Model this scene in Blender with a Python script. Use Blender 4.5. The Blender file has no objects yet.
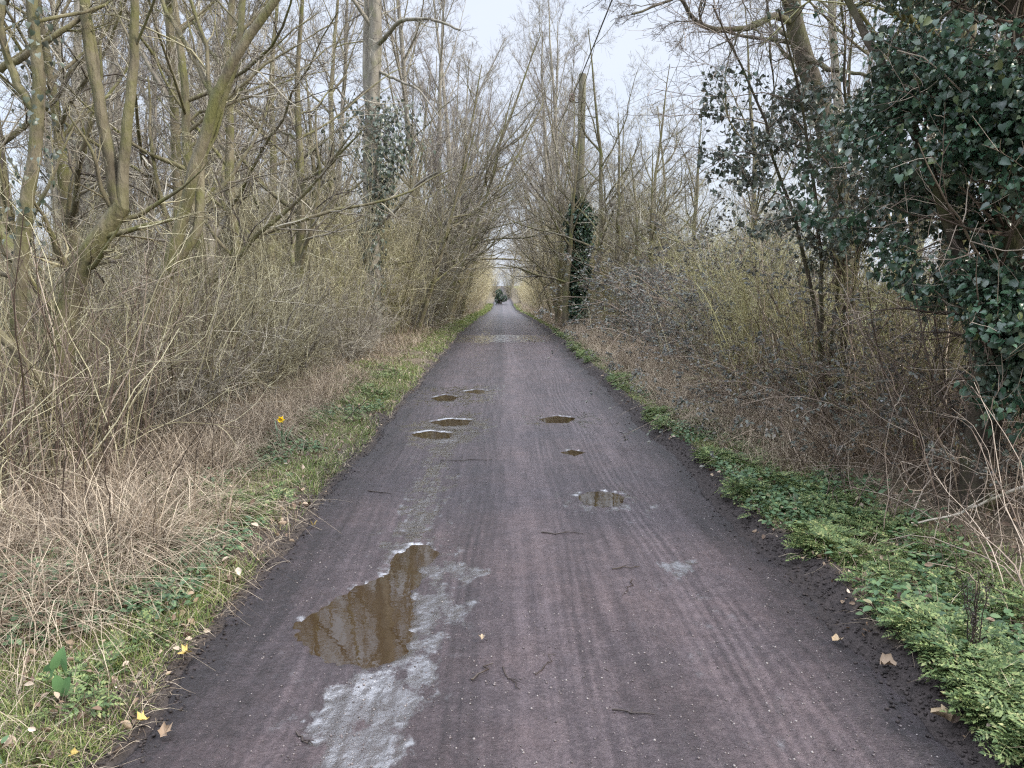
import bpy, math, random
import numpy as np
from mathutils import Vector, Matrix

# ------------------------------------------------------------------ camera, sky, sun, exposure
scene = bpy.context.scene
COL = scene.collection
FPX, VPX, VPY, CAMH = 770.0, 502.0, 285.0, 1.6
pitch = math.atan((384 - VPY) / FPX)
yaw = math.atan((512 - VPX) / FPX)
cam_d = bpy.data.cameras.new("camera")
cam = bpy.data.objects.new("camera", cam_d)
COL.objects.link(cam)
cam_d.sensor_width = 36.0
cam_d.lens = 36.0 * FPX / 1024.0
cam_d.clip_start = 0.05
cam_d.clip_end = 3000
cam.location = (0, 0, CAMH)
cam.rotation_euler = (math.pi / 2 - pitch, 0, -yaw)
scene.camera = cam

SUN_EL, SUN_AZ = math.radians(36), math.radians(112)      # azimuth clockwise from +Y (the lane's direction)
world = bpy.data.worlds.new("World")
scene.world = world
world.use_nodes = True
wn = world.node_tree
wn.nodes.clear()
w_out = wn.nodes.new("ShaderNodeOutputWorld")
w_bg = wn.nodes.new("ShaderNodeBackground")
w_bg.inputs["Strength"].default_value = 0.1
sky = wn.nodes.new("ShaderNodeTexSky")
sky.sky_type = 'NISHITA'
sky.sun_disc = False
sky.sun_elevation = SUN_EL
sky.sun_rotation = SUN_AZ
sky.air_density = 1.0
sky.dust_density = 2.0
# thin high overcast mixed over the blue: brighter towards the zenith as an overcast sky is
w_tc = wn.nodes.new("ShaderNodeTexCoord")
w_sep = wn.nodes.new("ShaderNodeSeparateXYZ")
wn.links.new(w_tc.outputs["Generated"], w_sep.inputs[0])
w_lum = wn.nodes.new("ShaderNodeMapRange")
w_lum.inputs["From Min"].default_value = 0.42
w_lum.inputs["From Max"].default_value = 1.0
w_lum.inputs["To Min"].default_value = 3.5
w_lum.inputs["To Max"].default_value = 22.0
wn.links.new(w_sep.outputs["Z"], w_lum.inputs["Value"])
w_cl = wn.nodes.new("ShaderNodeVectorMath")
w_cl.operation = 'SCALE'
w_cl.inputs[0].default_value = (0.86, 0.93, 1.07)
wn.links.new(w_lum.outputs[0], w_cl.inputs["Scale"])
w_map = wn.nodes.new("ShaderNodeMapping")
w_map.inputs["Scale"].default_value = (1.0, 1.0, 2.6)
wn.links.new(w_tc.outputs["Generated"], w_map.inputs[0])
w_noise = wn.nodes.new("ShaderNodeTexNoise")
w_noise.inputs["Scale"].default_value = 2.4
w_noise.inputs["Detail"].default_value = 5
wn.links.new(w_map.outputs[0], w_noise.inputs["Vector"])
w_fac = wn.nodes.new("ShaderNodeMapRange")
w_fac.inputs["From Min"].default_value = 0.35
w_fac.inputs["From Max"].default_value = 0.62
w_fac.inputs["To Min"].default_value = 0.80
w_fac.inputs["To Max"].default_value = 0.97
wn.links.new(w_noise.outputs["Fac"], w_fac.inputs["Value"])
w_mix = wn.nodes.new("ShaderNodeMix")
w_mix.data_type = 'RGBA'
wn.links.new(w_fac.outputs[0], w_mix.inputs[0])
wn.links.new(sky.outputs[0], w_mix.inputs[6])
wn.links.new(w_cl.outputs[0], w_mix.inputs[7])
wn.links.new(w_mix.outputs[2], w_bg.inputs["Color"])
wn.links.new(w_bg.outputs[0], w_out.inputs["Surface"])

sun_d = bpy.data.lights.new("sun", 'SUN')
sun_d.energy = 1.5
sun_d.angle = math.radians(11)
sun_d.color = (1.0, 0.91, 0.79)
sun = bpy.data.objects.new("sun", sun_d)
COL.objects.link(sun)
sdir = Vector((math.sin(SUN_AZ) * math.cos(SUN_EL), math.cos(SUN_AZ) * math.cos(SUN_EL), math.sin(SUN_EL)))
sun.rotation_euler = sdir.to_track_quat('Z', 'Y').to_euler()

scene.view_settings.view_transform = 'Standard'
scene.view_settings.look = 'None'
scene.view_settings.gamma = 1.0
scene.view_settings.use_curve_mapping = False
scene.view_settings.exposure = 1.52
scene.cycles.use_denoising = False
scene.cycles.max_bounces = 7
scene.cycles.diffuse_bounces = 5
scene.cycles.glossy_bounces = 2
scene.cycles.transmission_bounces = 2
scene.cycles.sample_clamp_indirect = 4.0
scene.cycles.use_adaptive_sampling = False
scene.cycles.filter_width = 1.25

# ------------------------------------------------------------------ pixel / world helpers
_cp, _sp = math.cos(pitch), math.sin(pitch)
CAM_M = cam.rotation_euler.to_matrix()


def at(px, py, Y):
    """The point at world depth Y seen at a pixel of the photograph."""
    d = CAM_M @ Vector(((px - 512) / FPX, (384 - py) / FPX, -1.0))
    return np.array([d.x / d.y * Y, Y, CAMH + d.z / d.y * Y])


def hashn(ix, iy, seed):
    h = (ix * 374761393 + iy * 668265263 + seed * 1442695041) & 0xFFFFFFFF
    h = ((h ^ (h >> 13)) * 1274126177) & 0xFFFFFFFF
    h = (h ^ (h >> 16)) & 0xFFFFFFFF
    return h / 4294967295.0


def vnoise(x, y, seed=0):
    x = np.asarray(x, dtype=np.float64)
    y = np.asarray(y, dtype=np.float64)
    fx, fy = np.floor(x), np.floor(y)
    ix, iy = fx.astype(np.int64), fy.astype(np.int64)
    u, v = x - fx, y - fy
    u = u * u * (3 - 2 * u)
    v = v * v * (3 - 2 * v)
    a, b = hashn(ix, iy, seed), hashn(ix + 1, iy, seed)
    c, d = hashn(ix, iy + 1, seed), hashn(ix + 1, iy + 1, seed)
    return (a * (1 - u) + b * u) * (1 - v) + (c * (1 - u) + d * u) * v


def fbm(x, y, seed=0, octv=4):
    s, a, n = 0.0, 0.5, 0.0
    for k in range(octv):
        s = s + a * vnoise(np.asarray(x) * 2 ** k, np.asarray(y) * 2 ** k, seed + k * 17)
        n += a
        a *= 0.5
    return s / n


def sstep(a, b, x):
    t = np.clip((np.asarray(x, dtype=np.float64) - a) / (b - a), 0, 1)
    return t * t * (3 - 2 * t)


ROAD_L, ROAD_R = -1.33, 1.59


def zlane(Y):
    """The lane falls gently away from about 25 m on and levels out at the far end."""
    Y = np.asarray(Y, dtype=np.float64)
    return np.where(Y < 25, 0, -0.018 * (np.clip(Y, 25, 82) - 25)) * sstep(22, 34, Y) + sstep(95, 240, Y) * 0.9


def edge_l(Y):
    return ROAD_L + 0.16 * (fbm(np.asarray(Y) * 0.55, 3.1, 5, 3) - 0.5) + 0.10 * (vnoise(np.asarray(Y) * 2.6, 1.7, 9) - 0.5) + 0.22 * sstep(40, 80, Y)


def edge_r(Y):
    return ROAD_R + 0.16 * (fbm(np.asarray(Y) * 0.5, 8.3, 6, 3) - 0.5) + 0.10 * (vnoise(np.asarray(Y) * 2.3, 4.7, 10) - 0.5) - 0.22 * sstep(40, 80, Y)


def groundz(x, Y):
    x = np.asarray(x, dtype=np.float64)
    Y = np.asarray(Y, dtype=np.float64)
    dl = edge_l(Y) - x
    dr = x - edge_r(Y)
    near = np.exp(-np.maximum(Y - 8, 0) / 25)
    bump = (fbm(x * 1.3, Y * 1.3, 21, 4) - 0.5)
    clod = (fbm(x * 9, Y * 9, 31, 3) - 0.5)
    zl = 0.07 * sstep(0, 0.25, dl) + 0.06 * sstep(0.3, 1.2, dl) + bump * 0.16 * sstep(0.1, 0.9, dl) + clod * 0.05 * sstep(-0.05, 0.15, dl) * near
    zl = zl - 0.55 * sstep(1.9, 2.8, dl) * (1 - sstep(4.2, 5.4, dl)) * (1 - sstep(14, 20, Y))
    berm = np.exp(-((dr - 0.18) / 0.12) ** 2)
    zr = 0.06 * sstep(0, 0.3, dr) + 0.16 * sstep(0.5, 1.6, dr) + bump * 0.16 * sstep(0.2, 0.9, dr) + (0.03 + clod * 0.05) * berm * (0.4 + 0.6 * near) + clod * 0.03 * sstep(-0.05, 0.15, dr) * near
    inside = (dl < 0) & (dr < 0)
    z = np.where(dl > 0, zl, np.where(dr > 0, zr, 0))
    z = np.where(inside, -0.05 * sstep(0.0, 0.06, np.minimum(-dl, -dr)), z)
    z = z + (fbm(x * 0.02, Y * 0.02, 77, 3) - 0.5) * 3.0 * sstep(30, 160, np.abs(x))
    return zlane(Y) + z


def gnd(px, py, it=6):
    """World point on the ground at a pixel."""
    d = CAM_M @ Vector(((px - 512) / FPX, (384 - py) / FPX, -1.0))
    z = 0.0
    for _ in range(it):
        t = (z - CAMH) / d.z
        z = float(groundz(d.x * t, d.y * t))
        if ROAD_L < d.x * t < ROAD_R:
            z = float(zlane(d.y * t))
    return np.array([d.x * t, d.y * t, z])


# ------------------------------------------------------------------ mesh helpers
def unit(v):
    return v / np.maximum(np.linalg.norm(v, axis=-1, keepdims=True), 1e-9)


class MB:
    """Collects faces; build() links them as one mesh object."""

    def __init__(self):
        self.V, self.F3, self.F4, self.n = [], [], [], 0

    def add(self, v, f):
        v = np.asarray(v, dtype=np.float32).reshape(-1, 3)
        f = np.asarray(f, dtype=np.int64)
        if len(f):
            (self.F3 if f.shape[1] == 3 else self.F4).append(f + self.n)
        self.V.append(v)
        self.n += len(v)
        return self

    def tubes(self, P, R, sides=3):
        P = np.asarray(P, dtype=np.float64)
        R = np.asarray(R, dtype=np.float64)
        M, n, _ = P.shape
        if M == 0:
            return self
        T = unit(np.gradient(P, axis=1))
        mt = np.abs(unit(P[:, -1] - P[:, 0]))
        ref = np.zeros((M, 3))
        ref[np.arange(M), np.argmin(mt, axis=1)] = 1
        N = unit(np.cross(T, ref[:, None, :]))
        B = np.cross(T, N)
        a = np.arange(sides) * 2 * math.pi / sides
        ring = P[:, :, None, :] + R[:, :, None, None] * (np.cos(a)[None, None, :, None] * N[:, :, None, :] + np.sin(a)[None, None, :, None] * B[:, :, None, :])
        base = (np.arange(M) * n * sides)[:, None, None] + (np.arange(n - 1) * sides)[None, :, None]
        k = np.arange(sides)[None, None, :]
        k2 = (k + 1) % sides
        q = np.stack([base + k, base + k2, base + sides + k2, base + sides + k], axis=-1).reshape(-1, 4)
        return self.add(ring.reshape(-1, 3), q)

    def strips(self, P, W, side):
        """Flat tapered blades: P (M,n,3), W (M,n), side (M,3)."""
        M, n, _ = P.shape
        s = side[:, None, :] * W[:, :, None] * 0.5
        v = np.stack([P - s, P + s], axis=2)
        base = (np.arange(M) * n * 2)[:, None] + (np.arange(n - 1) * 2)[None, :]
        q = np.stack([base, base + 1, base + 3, base + 2], axis=-1).reshape(-1, 4)
        return self.add(v.reshape(-1, 3), q)

    def leaves(self, tmpl, pos, tip, nrm, size):
        tv, tf = tmpl
        tv = np.asarray(tv, dtype=np.float64)
        pos = np.asarray(pos)
        N = len(pos)
        if N == 0:
            return self
        y = unit(np.asarray(tip))
        z = np.asarray(nrm) - (np.asarray(nrm) * y).sum(-1, keepdims=True) * y
        z = unit(z + 1e-6)
        x = np.cross(y, z)
        s = np.asarray(size).reshape(N, 1, 1)
        v = pos[:, None, :] + s * (tv[None, :, 0:1] * x[:, None, :] + tv[None, :, 1:2] * y[:, None, :] + tv[None, :, 2:3] * z[:, None, :])
        for f in tf:
            f = np.asarray(f)
            ff = (np.arange(N) * len(tv))[:, None, None] + f[None]
            (self.F3 if f.shape[1] == 3 else self.F4).append(ff.reshape(-1, f.shape[1]) + self.n)
        self.V.append(v.reshape(-1, 3).astype(np.float32))
        self.n += N * len(tv)
        return self

    def mesh(self, name, mat=None, smooth=True):
        me = bpy.data.meshes.new(name)
        v = np.concatenate(self.V) if self.V else np.zeros((0, 3), np.float32)
        f3 = np.concatenate(self.F3) if self.F3 else np.zeros((0, 3), np.int64)
        f4 = np.concatenate(self.F4) if self.F4 else np.zeros((0, 4), np.int64)
        me.vertices.add(len(v))
        me.vertices.foreach_set("co", np.ascontiguousarray(v, dtype=np.float32).ravel())
        loops = np.concatenate([f3.ravel(), f4.ravel()]).astype(np.int32)
        me.loops.add(len(loops))
        me.loops.foreach_set("vertex_index", loops)
        st = np.concatenate([np.arange(len(f3)) * 3, len(f3) * 3 + np.arange(len(f4)) * 4]).astype(np.int32)
        me.polygons.add(len(st))
        me.polygons.foreach_set("loop_start", st)
        me.update(calc_edges=True)
        if smooth:
            me.polygons.foreach_set("use_smooth", np.ones(len(st), dtype=bool))
        if mat:
            me.materials.append(mat)
        return me

    def build(self, name, mat, parent=None, smooth=True):
        o = bpy.data.objects.new(name, self.mesh(name, mat, smooth))
        COL.objects.link(o)
        if parent is not None:
            o.parent = parent
        return o


def tag(o, label=None, cat=None, group=None, kind=None):
    if label:
        o["label"] = label
    if cat:
        o["category"] = cat
    if group:
        o["group"] = group
    if kind:
        o["kind"] = kind
    return o


def thing(name, label, cat, loc=(0, 0, 0), group=None):
    o = bpy.data.objects.new(name, None)
    o.empty_display_size = 0.2
    COL.objects.link(o)
    o.location = tuple(float(c) for c in loc)
    return tag(o, label, cat, group)


def dup(root, label, group):
    r = root.copy()
    COL.objects.link(r)
    r["label"] = label
    r["group"] = group
    for ch in list(root.children):
        c = ch.copy()
        COL.objects.link(c)
        c.parent = r
        for g in list(ch.children):
            d = g.copy()
            COL.objects.link(d)
            d.parent = c
    return r


# ------------------------------------------------------------------ materials
def new_mat(name):
    m = bpy.data.materials.new(name)
    m.use_nodes = True
    nt = m.node_tree
    b = nt.nodes["Principled BSDF"]
    return m, nt, b


def lk(nt, a, b):
    nt.links.new(a, b)


def ramp(nt, stops):
    r = nt.nodes.new("ShaderNodeValToRGB")
    e = r.color_ramp.elements
    while len(e) < len(stops):
        e.new(0.5)
    for el, (p, c) in zip(e, stops):
        el.position = p
        el.color = (*c, 1)
    return r


def noise(nt, scale, detail=4, vec=None, rough=0.55):
    n = nt.nodes.new("ShaderNodeTexNoise")
    n.inputs["Scale"].default_value = scale
    n.inputs["Detail"].default_value = detail
    n.inputs["Roughness"].default_value = rough
    if vec is not None:
        lk(nt, vec, n.inputs["Vector"])
    return n


def mixc(nt, fac, a, b, mode='MIX'):
    n = nt.nodes.new("ShaderNodeMix")
    n.data_type = 'RGBA'
    n.blend_type = mode
    if isinstance(fac, (int, float)):
        n.inputs[0].default_value = fac
    else:
        lk(nt, fac, n.inputs[0])
    for k, s in ((6, a), (7, b)):
        if isinstance(s, tuple):
            n.inputs[k].default_value = (*s, 1)
        else:
            lk(nt, s, n.inputs[k])
    return n.outputs[2]


def mathn(nt, op, a, b=None, clamp=False):
    n = nt.nodes.new("ShaderNodeMath")
    n.operation = op
    n.use_clamp = clamp
    for k, s in ((0, a), (1, b)):
        if s is None:
            continue
        if isinstance(s, (int, float)):
            n.inputs[k].default_value = s
        else:
            lk(nt, s, n.inputs[k])
    return n.outputs[0]


def objcoord(nt, scale=(1, 1, 1)):
    tc = nt.nodes.new("ShaderNodeTexCoord")
    mp = nt.nodes.new("ShaderNodeMapping")
    mp.inputs["Scale"].default_value = scale
    lk(nt, tc.outputs["Object"], mp.inputs[0])
    return mp.outputs[0]


def island_mat(name, stops, rough=0.7, spec=0.3, transl=0.0, back=None):
    """Each blade, leaf or twig takes its own colour from a range."""
    m, nt, b = new_mat(name)
    g = nt.nodes.new("ShaderNodeNewGeometry")
    r = ramp(nt, stops)
    lk(nt, g.outputs["Random Per Island"], r.inputs[0])
    col = r.outputs[0]
    if back:
        col = mixc(nt, g.outputs["Backfacing"], col, back)
    lk(nt, col, b.inputs["Base Color"])
    b.inputs["Roughness"].default_value = rough
    b.inputs["Specular IOR Level"].default_value = spec
    if transl > 0:
        t = nt.nodes.new("ShaderNodeBsdfTranslucent")
        lk(nt, col, t.inputs["Color"])
        mx = nt.nodes.new("ShaderNodeMixShader")
        mx.inputs[0].default_value = transl
        lk(nt, b.outputs[0], mx.inputs[1])
        lk(nt, t.outputs[0], mx.inputs[2])
        lk(nt, mx.outputs[0], nt.nodes["Material Output"].inputs["Surface"])
    return m


def bark_mat(name, c1, c2, moss, moss_amt=0.5, scale=9.0):
    m, nt, b = new_mat(name)
    v = objcoord(nt, (1, 1, 0.28))
    n1 = noise(nt, scale, 6, v, 0.65)
    r = ramp(nt, [(0.3, c1), (0.68, c2)])
    lk(nt, n1.outputs["Fac"], r.inputs[0])
    v2 = objcoord(nt)
    n2 = noise(nt, 2.6, 5, v2, 0.65)
    f = ramp(nt, [(0.62 - 0.3 * moss_amt, (0, 0, 0)), (0.72 - 0.15 * moss_amt, (1, 1, 1))])
    lk(nt, n2.outputs["Fac"], f.inputs[0])
    col = mixc(nt, mathn(nt, 'MULTIPLY', f.outputs[0], 0.75), r.outputs[0], moss)
    lk(nt, col, b.inputs["Base Color"])
    b.inputs["Roughness"].default_value = 0.85
    b.inputs["Specular IOR Level"].default_value = 0.2
    bp = nt.nodes.new("ShaderNodeBump")
    bp.inputs["Strength"].default_value = 0.7
    bp.inputs["Distance"].default_value = 0.03
    n3 = noise(nt, scale * 4, 4, v, 0.6)
    lk(nt, mathn(nt, 'ADD', n1.outputs["Fac"], mathn(nt, 'MULTIPLY', n3.outputs["Fac"], 0.5)), bp.inputs["Height"])
    lk(nt, bp.outputs[0], b.inputs["Normal"])
    return m


M = {}
M['bark_mossy'] = bark_mat("bark_mossy", (0.07, 0.058, 0.04), (0.23, 0.20, 0.135), (0.13, 0.135, 0.042), 0.62)
M['bark_grey'] = bark_mat("bark_grey", (0.13, 0.115, 0.095), (0.33, 0.30, 0.25), (0.17, 0.17, 0.10), 0.3, 6)
M['bark_dark'] = bark_mat("bark_dark", (0.035, 0.028, 0.022), (0.11, 0.09, 0.065), (0.07, 0.08, 0.025), 0.5)
M['bark_pale'] = bark_mat("bark_pale", (0.24, 0.21, 0.17), (0.42, 0.37, 0.30), (0.25, 0.24, 0.14), 0.3, 5)
M['twig_tan'] = island_mat("twig_tan", [(0.0, (0.055, 0.042, 0.028)), (0.5, (0.205, 0.178, 0.10)), (1.0, (0.60, 0.555, 0.37))], 0.75)
M['twig_grey'] = island_mat("twig_grey", [(0.0, (0.05, 0.04, 0.032)), (0.55, (0.18, 0.155, 0.12)), (1.0, (0.54, 0.5, 0.4))], 0.75)
M['twig_olive'] = island_mat("twig_olive", [(0.0, (0.055, 0.05, 0.02)), (0.5, (0.22, 0.20, 0.085)), (1.0, (0.56, 0.53, 0.3))], 0.75)
M['twig_brown'] = island_mat("twig_brown", [(0.0, (0.05, 0.034, 0.026)), (0.55, (0.17, 0.125, 0.095)), (1.0, (0.46, 0.38, 0.30))], 0.75)
M['twig_pale'] = island_mat("twig_pale", [(0.0, (0.22, 0.18, 0.10)), (0.5, (0.48, 0.42, 0.25)), (1.0, (0.68, 0.62, 0.42))], 0.8)  # far hedge twigs, paled to put sunlight into their colour
M['twig_mauve'] = island_mat("twig_mauve", [(0.0, (0.07, 0.06, 0.056)), (0.5, (0.19, 0.165, 0.15)), (1.0, (0.38, 0.34, 0.30))], 0.8)
M['bark_oak'] = bark_mat("bark_oak", (0.045, 0.038, 0.03), (0.19, 0.165, 0.125), (0.11, 0.115, 0.05), 0.5, 14)
M['stem_olive'] = island_mat("stem_olive", [(0.0, (0.10, 0.09, 0.035)), (0.5, (0.25, 0.23, 0.10)), (1.0, (0.48, 0.45, 0.23))], 0.7)
M['ivy_leaf'] = island_mat("ivy_leaf", [(0.0, (0.014, 0.036, 0.02)), (0.5, (0.038, 0.084, 0.046)), (0.9, (0.085, 0.15, 0.085)), (1.0, (0.18, 0.20, 0.07))], 0.30, 0.6, 0.10, (0.09, 0.12, 0.085))
M['ivy_leaf_grey'] = island_mat("ivy_leaf_grey", [(0.0, (0.03, 0.045, 0.03)), (0.6, (0.075, 0.098, 0.068)), (1.0, (0.15, 0.165, 0.115))], 0.34, 0.55, 0.12, (0.11, 0.12, 0.10))
M['bramble_leaf'] = island_mat("bramble_leaf", [(0.0, (0.035, 0.04, 0.03)), (0.6, (0.075, 0.085, 0.065)), (1.0, (0.14, 0.12, 0.10))], 0.5, 0.4, 0.1, (0.19, 0.19, 0.19))
M['green_herb'] = island_mat("green_herb", [(0.0, (0.035, 0.06, 0.022)), (0.5, (0.105, 0.155, 0.055)), (0.85, (0.20, 0.25, 0.09)), (1.0, (0.32, 0.31, 0.14))], 0.6, 0.3, 0.2)
M['green_nettle'] = island_mat("green_nettle", [(0.0, (0.04, 0.075, 0.035)), (0.7, (0.08, 0.14, 0.06)), (0.95, (0.14, 0.20, 0.085)), (1.0, (0.25, 0.21, 0.12))], 0.55, 0.35, 0.15)
M['grass_green'] = island_mat("grass_green", [(0.0, (0.07, 0.11, 0.025)), (0.55, (0.14, 0.19, 0.05)), (0.8, (0.24, 0.27, 0.085)), (1.0, (0.36, 0.31, 0.17))], 0.6, 0.3, 0.2)
M['grass_dead'] = island_mat("grass_dead", [(0.0, (0.06, 0.042, 0.03)), (0.5, (0.23, 0.175, 0.12)), (1.0, (0.54, 0.45, 0.33))], 0.7, 0.3, 0.15)
M['litter'] = island_mat("litter", [(0.0, (0.055, 0.035, 0.025)), (0.4, (0.17, 0.11, 0.07)), (0.8, (0.32, 0.24, 0.16)), (1.0, (0.52, 0.43, 0.34))], 0.6, 0.35, 0.1)
M['leaf_yellow'] = island_mat("leaf_yellow", [(0.0, (0.42, 0.29, 0.07)), (1.0, (0.52, 0.40, 0.14))], 0.55, 0.35, 0.1)
M['leaf_tan'] = island_mat("leaf_tan", [(0.0, (0.32, 0.23, 0.14)), (1.0, (0.40, 0.31, 0.20))], 0.6, 0.35, 0.1)
M['stone'] = island_mat("stone", [(0.0, (0.06, 0.05, 0.048)), (0.7, (0.15, 0.125, 0.12)), (1.0, (0.25, 0.225, 0.21))], 0.6, 0.4)
M['clod'] = island_mat("clod", [(0.0, (0.014, 0.011, 0.010)), (1.0, (0.045, 0.035, 0.032))], 0.8, 0.3)
M['wet_twig'] = island_mat("wet_twig", [(0.0, (0.028, 0.02, 0.016)), (1.0, (0.05, 0.036, 0.028))], 0.5, 0.4)
M['wood_pole'] = bark_mat("wood_pole", (0.10, 0.09, 0.068), (0.22, 0.20, 0.15), (0.15, 0.16, 0.085), 0.55, 4)
M['cable'], _nt, _b = new_mat("cable")
_b.inputs["Base Color"].default_value = (0.03, 0.028, 0.028, 1)
_b.inputs["Roughness"].default_value = 0.5
M['porcelain'], _nt, _b = new_mat("porcelain")
_b.inputs["Base Color"].default_value = (0.10, 0.05, 0.035, 1)
_b.inputs["Roughness"].default_value = 0.3
M['petal'], _nt, _b = new_mat("petal")
_b.inputs["Base Color"].default_value = (0.85, 0.60, 0.02, 1)
_b.inputs["Roughness"].default_value = 0.5
M['daff_green'], _nt, _b = new_mat("daff_green")
_b.inputs["Base Color"].default_value = (0.10, 0.17, 0.09, 1)
_b.inputs["Roughness"].default_value = 0.5
M['arum_green'] = island_mat("arum_green", [(0.0, (0.085, 0.17, 0.065)), (1.0, (0.12, 0.22, 0.09))], 0.4, 0.4, 0.15)


def road_mat():
    m, nt, b = new_mat("wet_mud_road")
    wet = nt.nodes.new("ShaderNodeAttribute")
    wet.attribute_name = "wet"
    tone = nt.nodes.new("ShaderNodeAttribute")
    tone.attribute_name = "tone"
    vs = objcoord(nt, (1, 0.055, 1))
    v = objcoord(nt)
    n_st = noise(nt, 16, 5, vs, 0.6)            # streaks drawn out by tyres
    n_f = noise(nt, 58, 6, v, 0.74)             # grit
    n_b = noise(nt, 1.5, 4, v, 0.6)
    n_m = noise(nt, 9, 5, v, 0.65)
    n_s2 = noise(nt, 55, 4, objcoord(nt, (1, 0.035, 1)), 0.6)
    n_film = noise(nt, 11, 4, objcoord(nt, (1, 0.7, 1)), 0.5)
    s = mathn(nt, 'ADD', mathn(nt, 'MULTIPLY', n_st.outputs["Fac"], 0.32), mathn(nt, 'MULTIPLY', n_f.outputs["Fac"], 0.44))
    s = mathn(nt, 'ADD', s, mathn(nt, 'MULTIPLY', n_b.outputs["Fac"], 0.10))
    s = mathn(nt, 'SUBTRACT', s, 0.035)
    s = mathn(nt, 'ADD', s, mathn(nt, 'MULTIPLY', n_m.outputs["Fac"], 0.22))
    s = mathn(nt, 'ADD', s, mathn(nt, 'MULTIPLY', mathn(nt, 'SUBTRACT', tone.outputs["Fac"], 0.5), 0.30))
    r = ramp(nt, [(0.34, (0.013, 0.0092, 0.0098)), (0.5, (0.045, 0.0335, 0.0362)), (0.65, (0.10, 0.077, 0.081))])
    lk(nt, s, r.inputs[0])
    s = mathn(nt, 'ADD', s, mathn(nt, 'MULTIPLY', mathn(nt, 'SUBTRACT', n_s2.outputs["Fac"], 0.5), 0.22))
    brn = ramp(nt, [(0.42, (0, 0, 0)), (0.62, (1, 1, 1))])
    lk(nt, n_b.outputs["Fac"], brn.inputs[0])
    basec = mixc(nt, mathn(nt, 'MULTIPLY', brn.outputs[0], 0.35), r.outputs[0], (1.12, 0.97, 0.86), 'MULTIPLY')
    # water film breaks up over the grit
    n_w = noise(nt, 9, 7, objcoord(nt, (1, 0.6, 1)), 0.66)
    w = mathn(nt, 'SUBTRACT', mathn(nt, 'ADD', wet.outputs["Fac"], mathn(nt, 'MULTIPLY', mathn(nt, 'SUBTRACT', n_w.outputs["Fac"], 0.5), 3.6)), 0.32)
    w = mathn(nt, 'MULTIPLY', w, 3.2, True)
    gate = mathn(nt, 'MULTIPLY', wet.outputs["Fac"], 6.0, True)
    w = mathn(nt, 'MULTIPLY', w, gate)
    col = mixc(nt, mathn(nt, 'MULTIPLY', w, 0.6), basec, (0.03, 0.023, 0.022))
    lk(nt, col, b.inputs["Base Color"])
    ro = nt.nodes.new("ShaderNodeMapRange")
    ro.inputs["To Min"].default_value = 0.40
    ro.inputs["To Max"].default_value = 0.16
    lk(nt, w, ro.inputs["Value"])
    lk(nt, ro.outputs[0], b.inputs["Roughness"])
    sp = nt.nodes.new("ShaderNodeMapRange")
    sp.inputs["To Min"].default_value = 0.45
    sp.inputs["To Max"].default_value = 1.0
    lk(nt, w, sp.inputs["Value"])
    lk(nt, sp.outputs[0], b.inputs["Specular IOR Level"])
    lk(nt, w, b.inputs["Coat Weight"])
    b.inputs["Coat IOR"].default_value = 2.4
    b.inputs["Coat Roughness"].default_value = 0.045
    bp = nt.nodes.new("ShaderNodeBump")
    bp.inputs["Distance"].default_value = 0.018
    bp.inputs["Strength"].default_value = 0.7
    n_g = noise(nt, 160, 3, v, 0.6)
    h = mathn(nt, 'ADD', n_f.outputs["Fac"], mathn(nt, 'MULTIPLY', n_g.outputs["Fac"], 0.35))
    h = mathn(nt, 'ADD', h, mathn(nt, 'MULTIPLY', n_st.outputs["Fac"], 0.9))
    lk(nt, h, bp.inputs["Height"])
    lk(nt, bp.outputs[0], b.inputs["Normal"])
    bc = nt.nodes.new("ShaderNodeBump")
    bc.inputs["Distance"].default_value = 0.022
    bc.inputs["Strength"].default_value = 0.40
    lk(nt, mathn(nt, 'ADD', n_film.outputs["Fac"], mathn(nt, 'MULTIPLY', n_f.outputs["Fac"], 0.03)), bc.inputs["Height"])
    lk(nt, bc.outputs[0], b.inputs["Coat Normal"])
    return m


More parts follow.
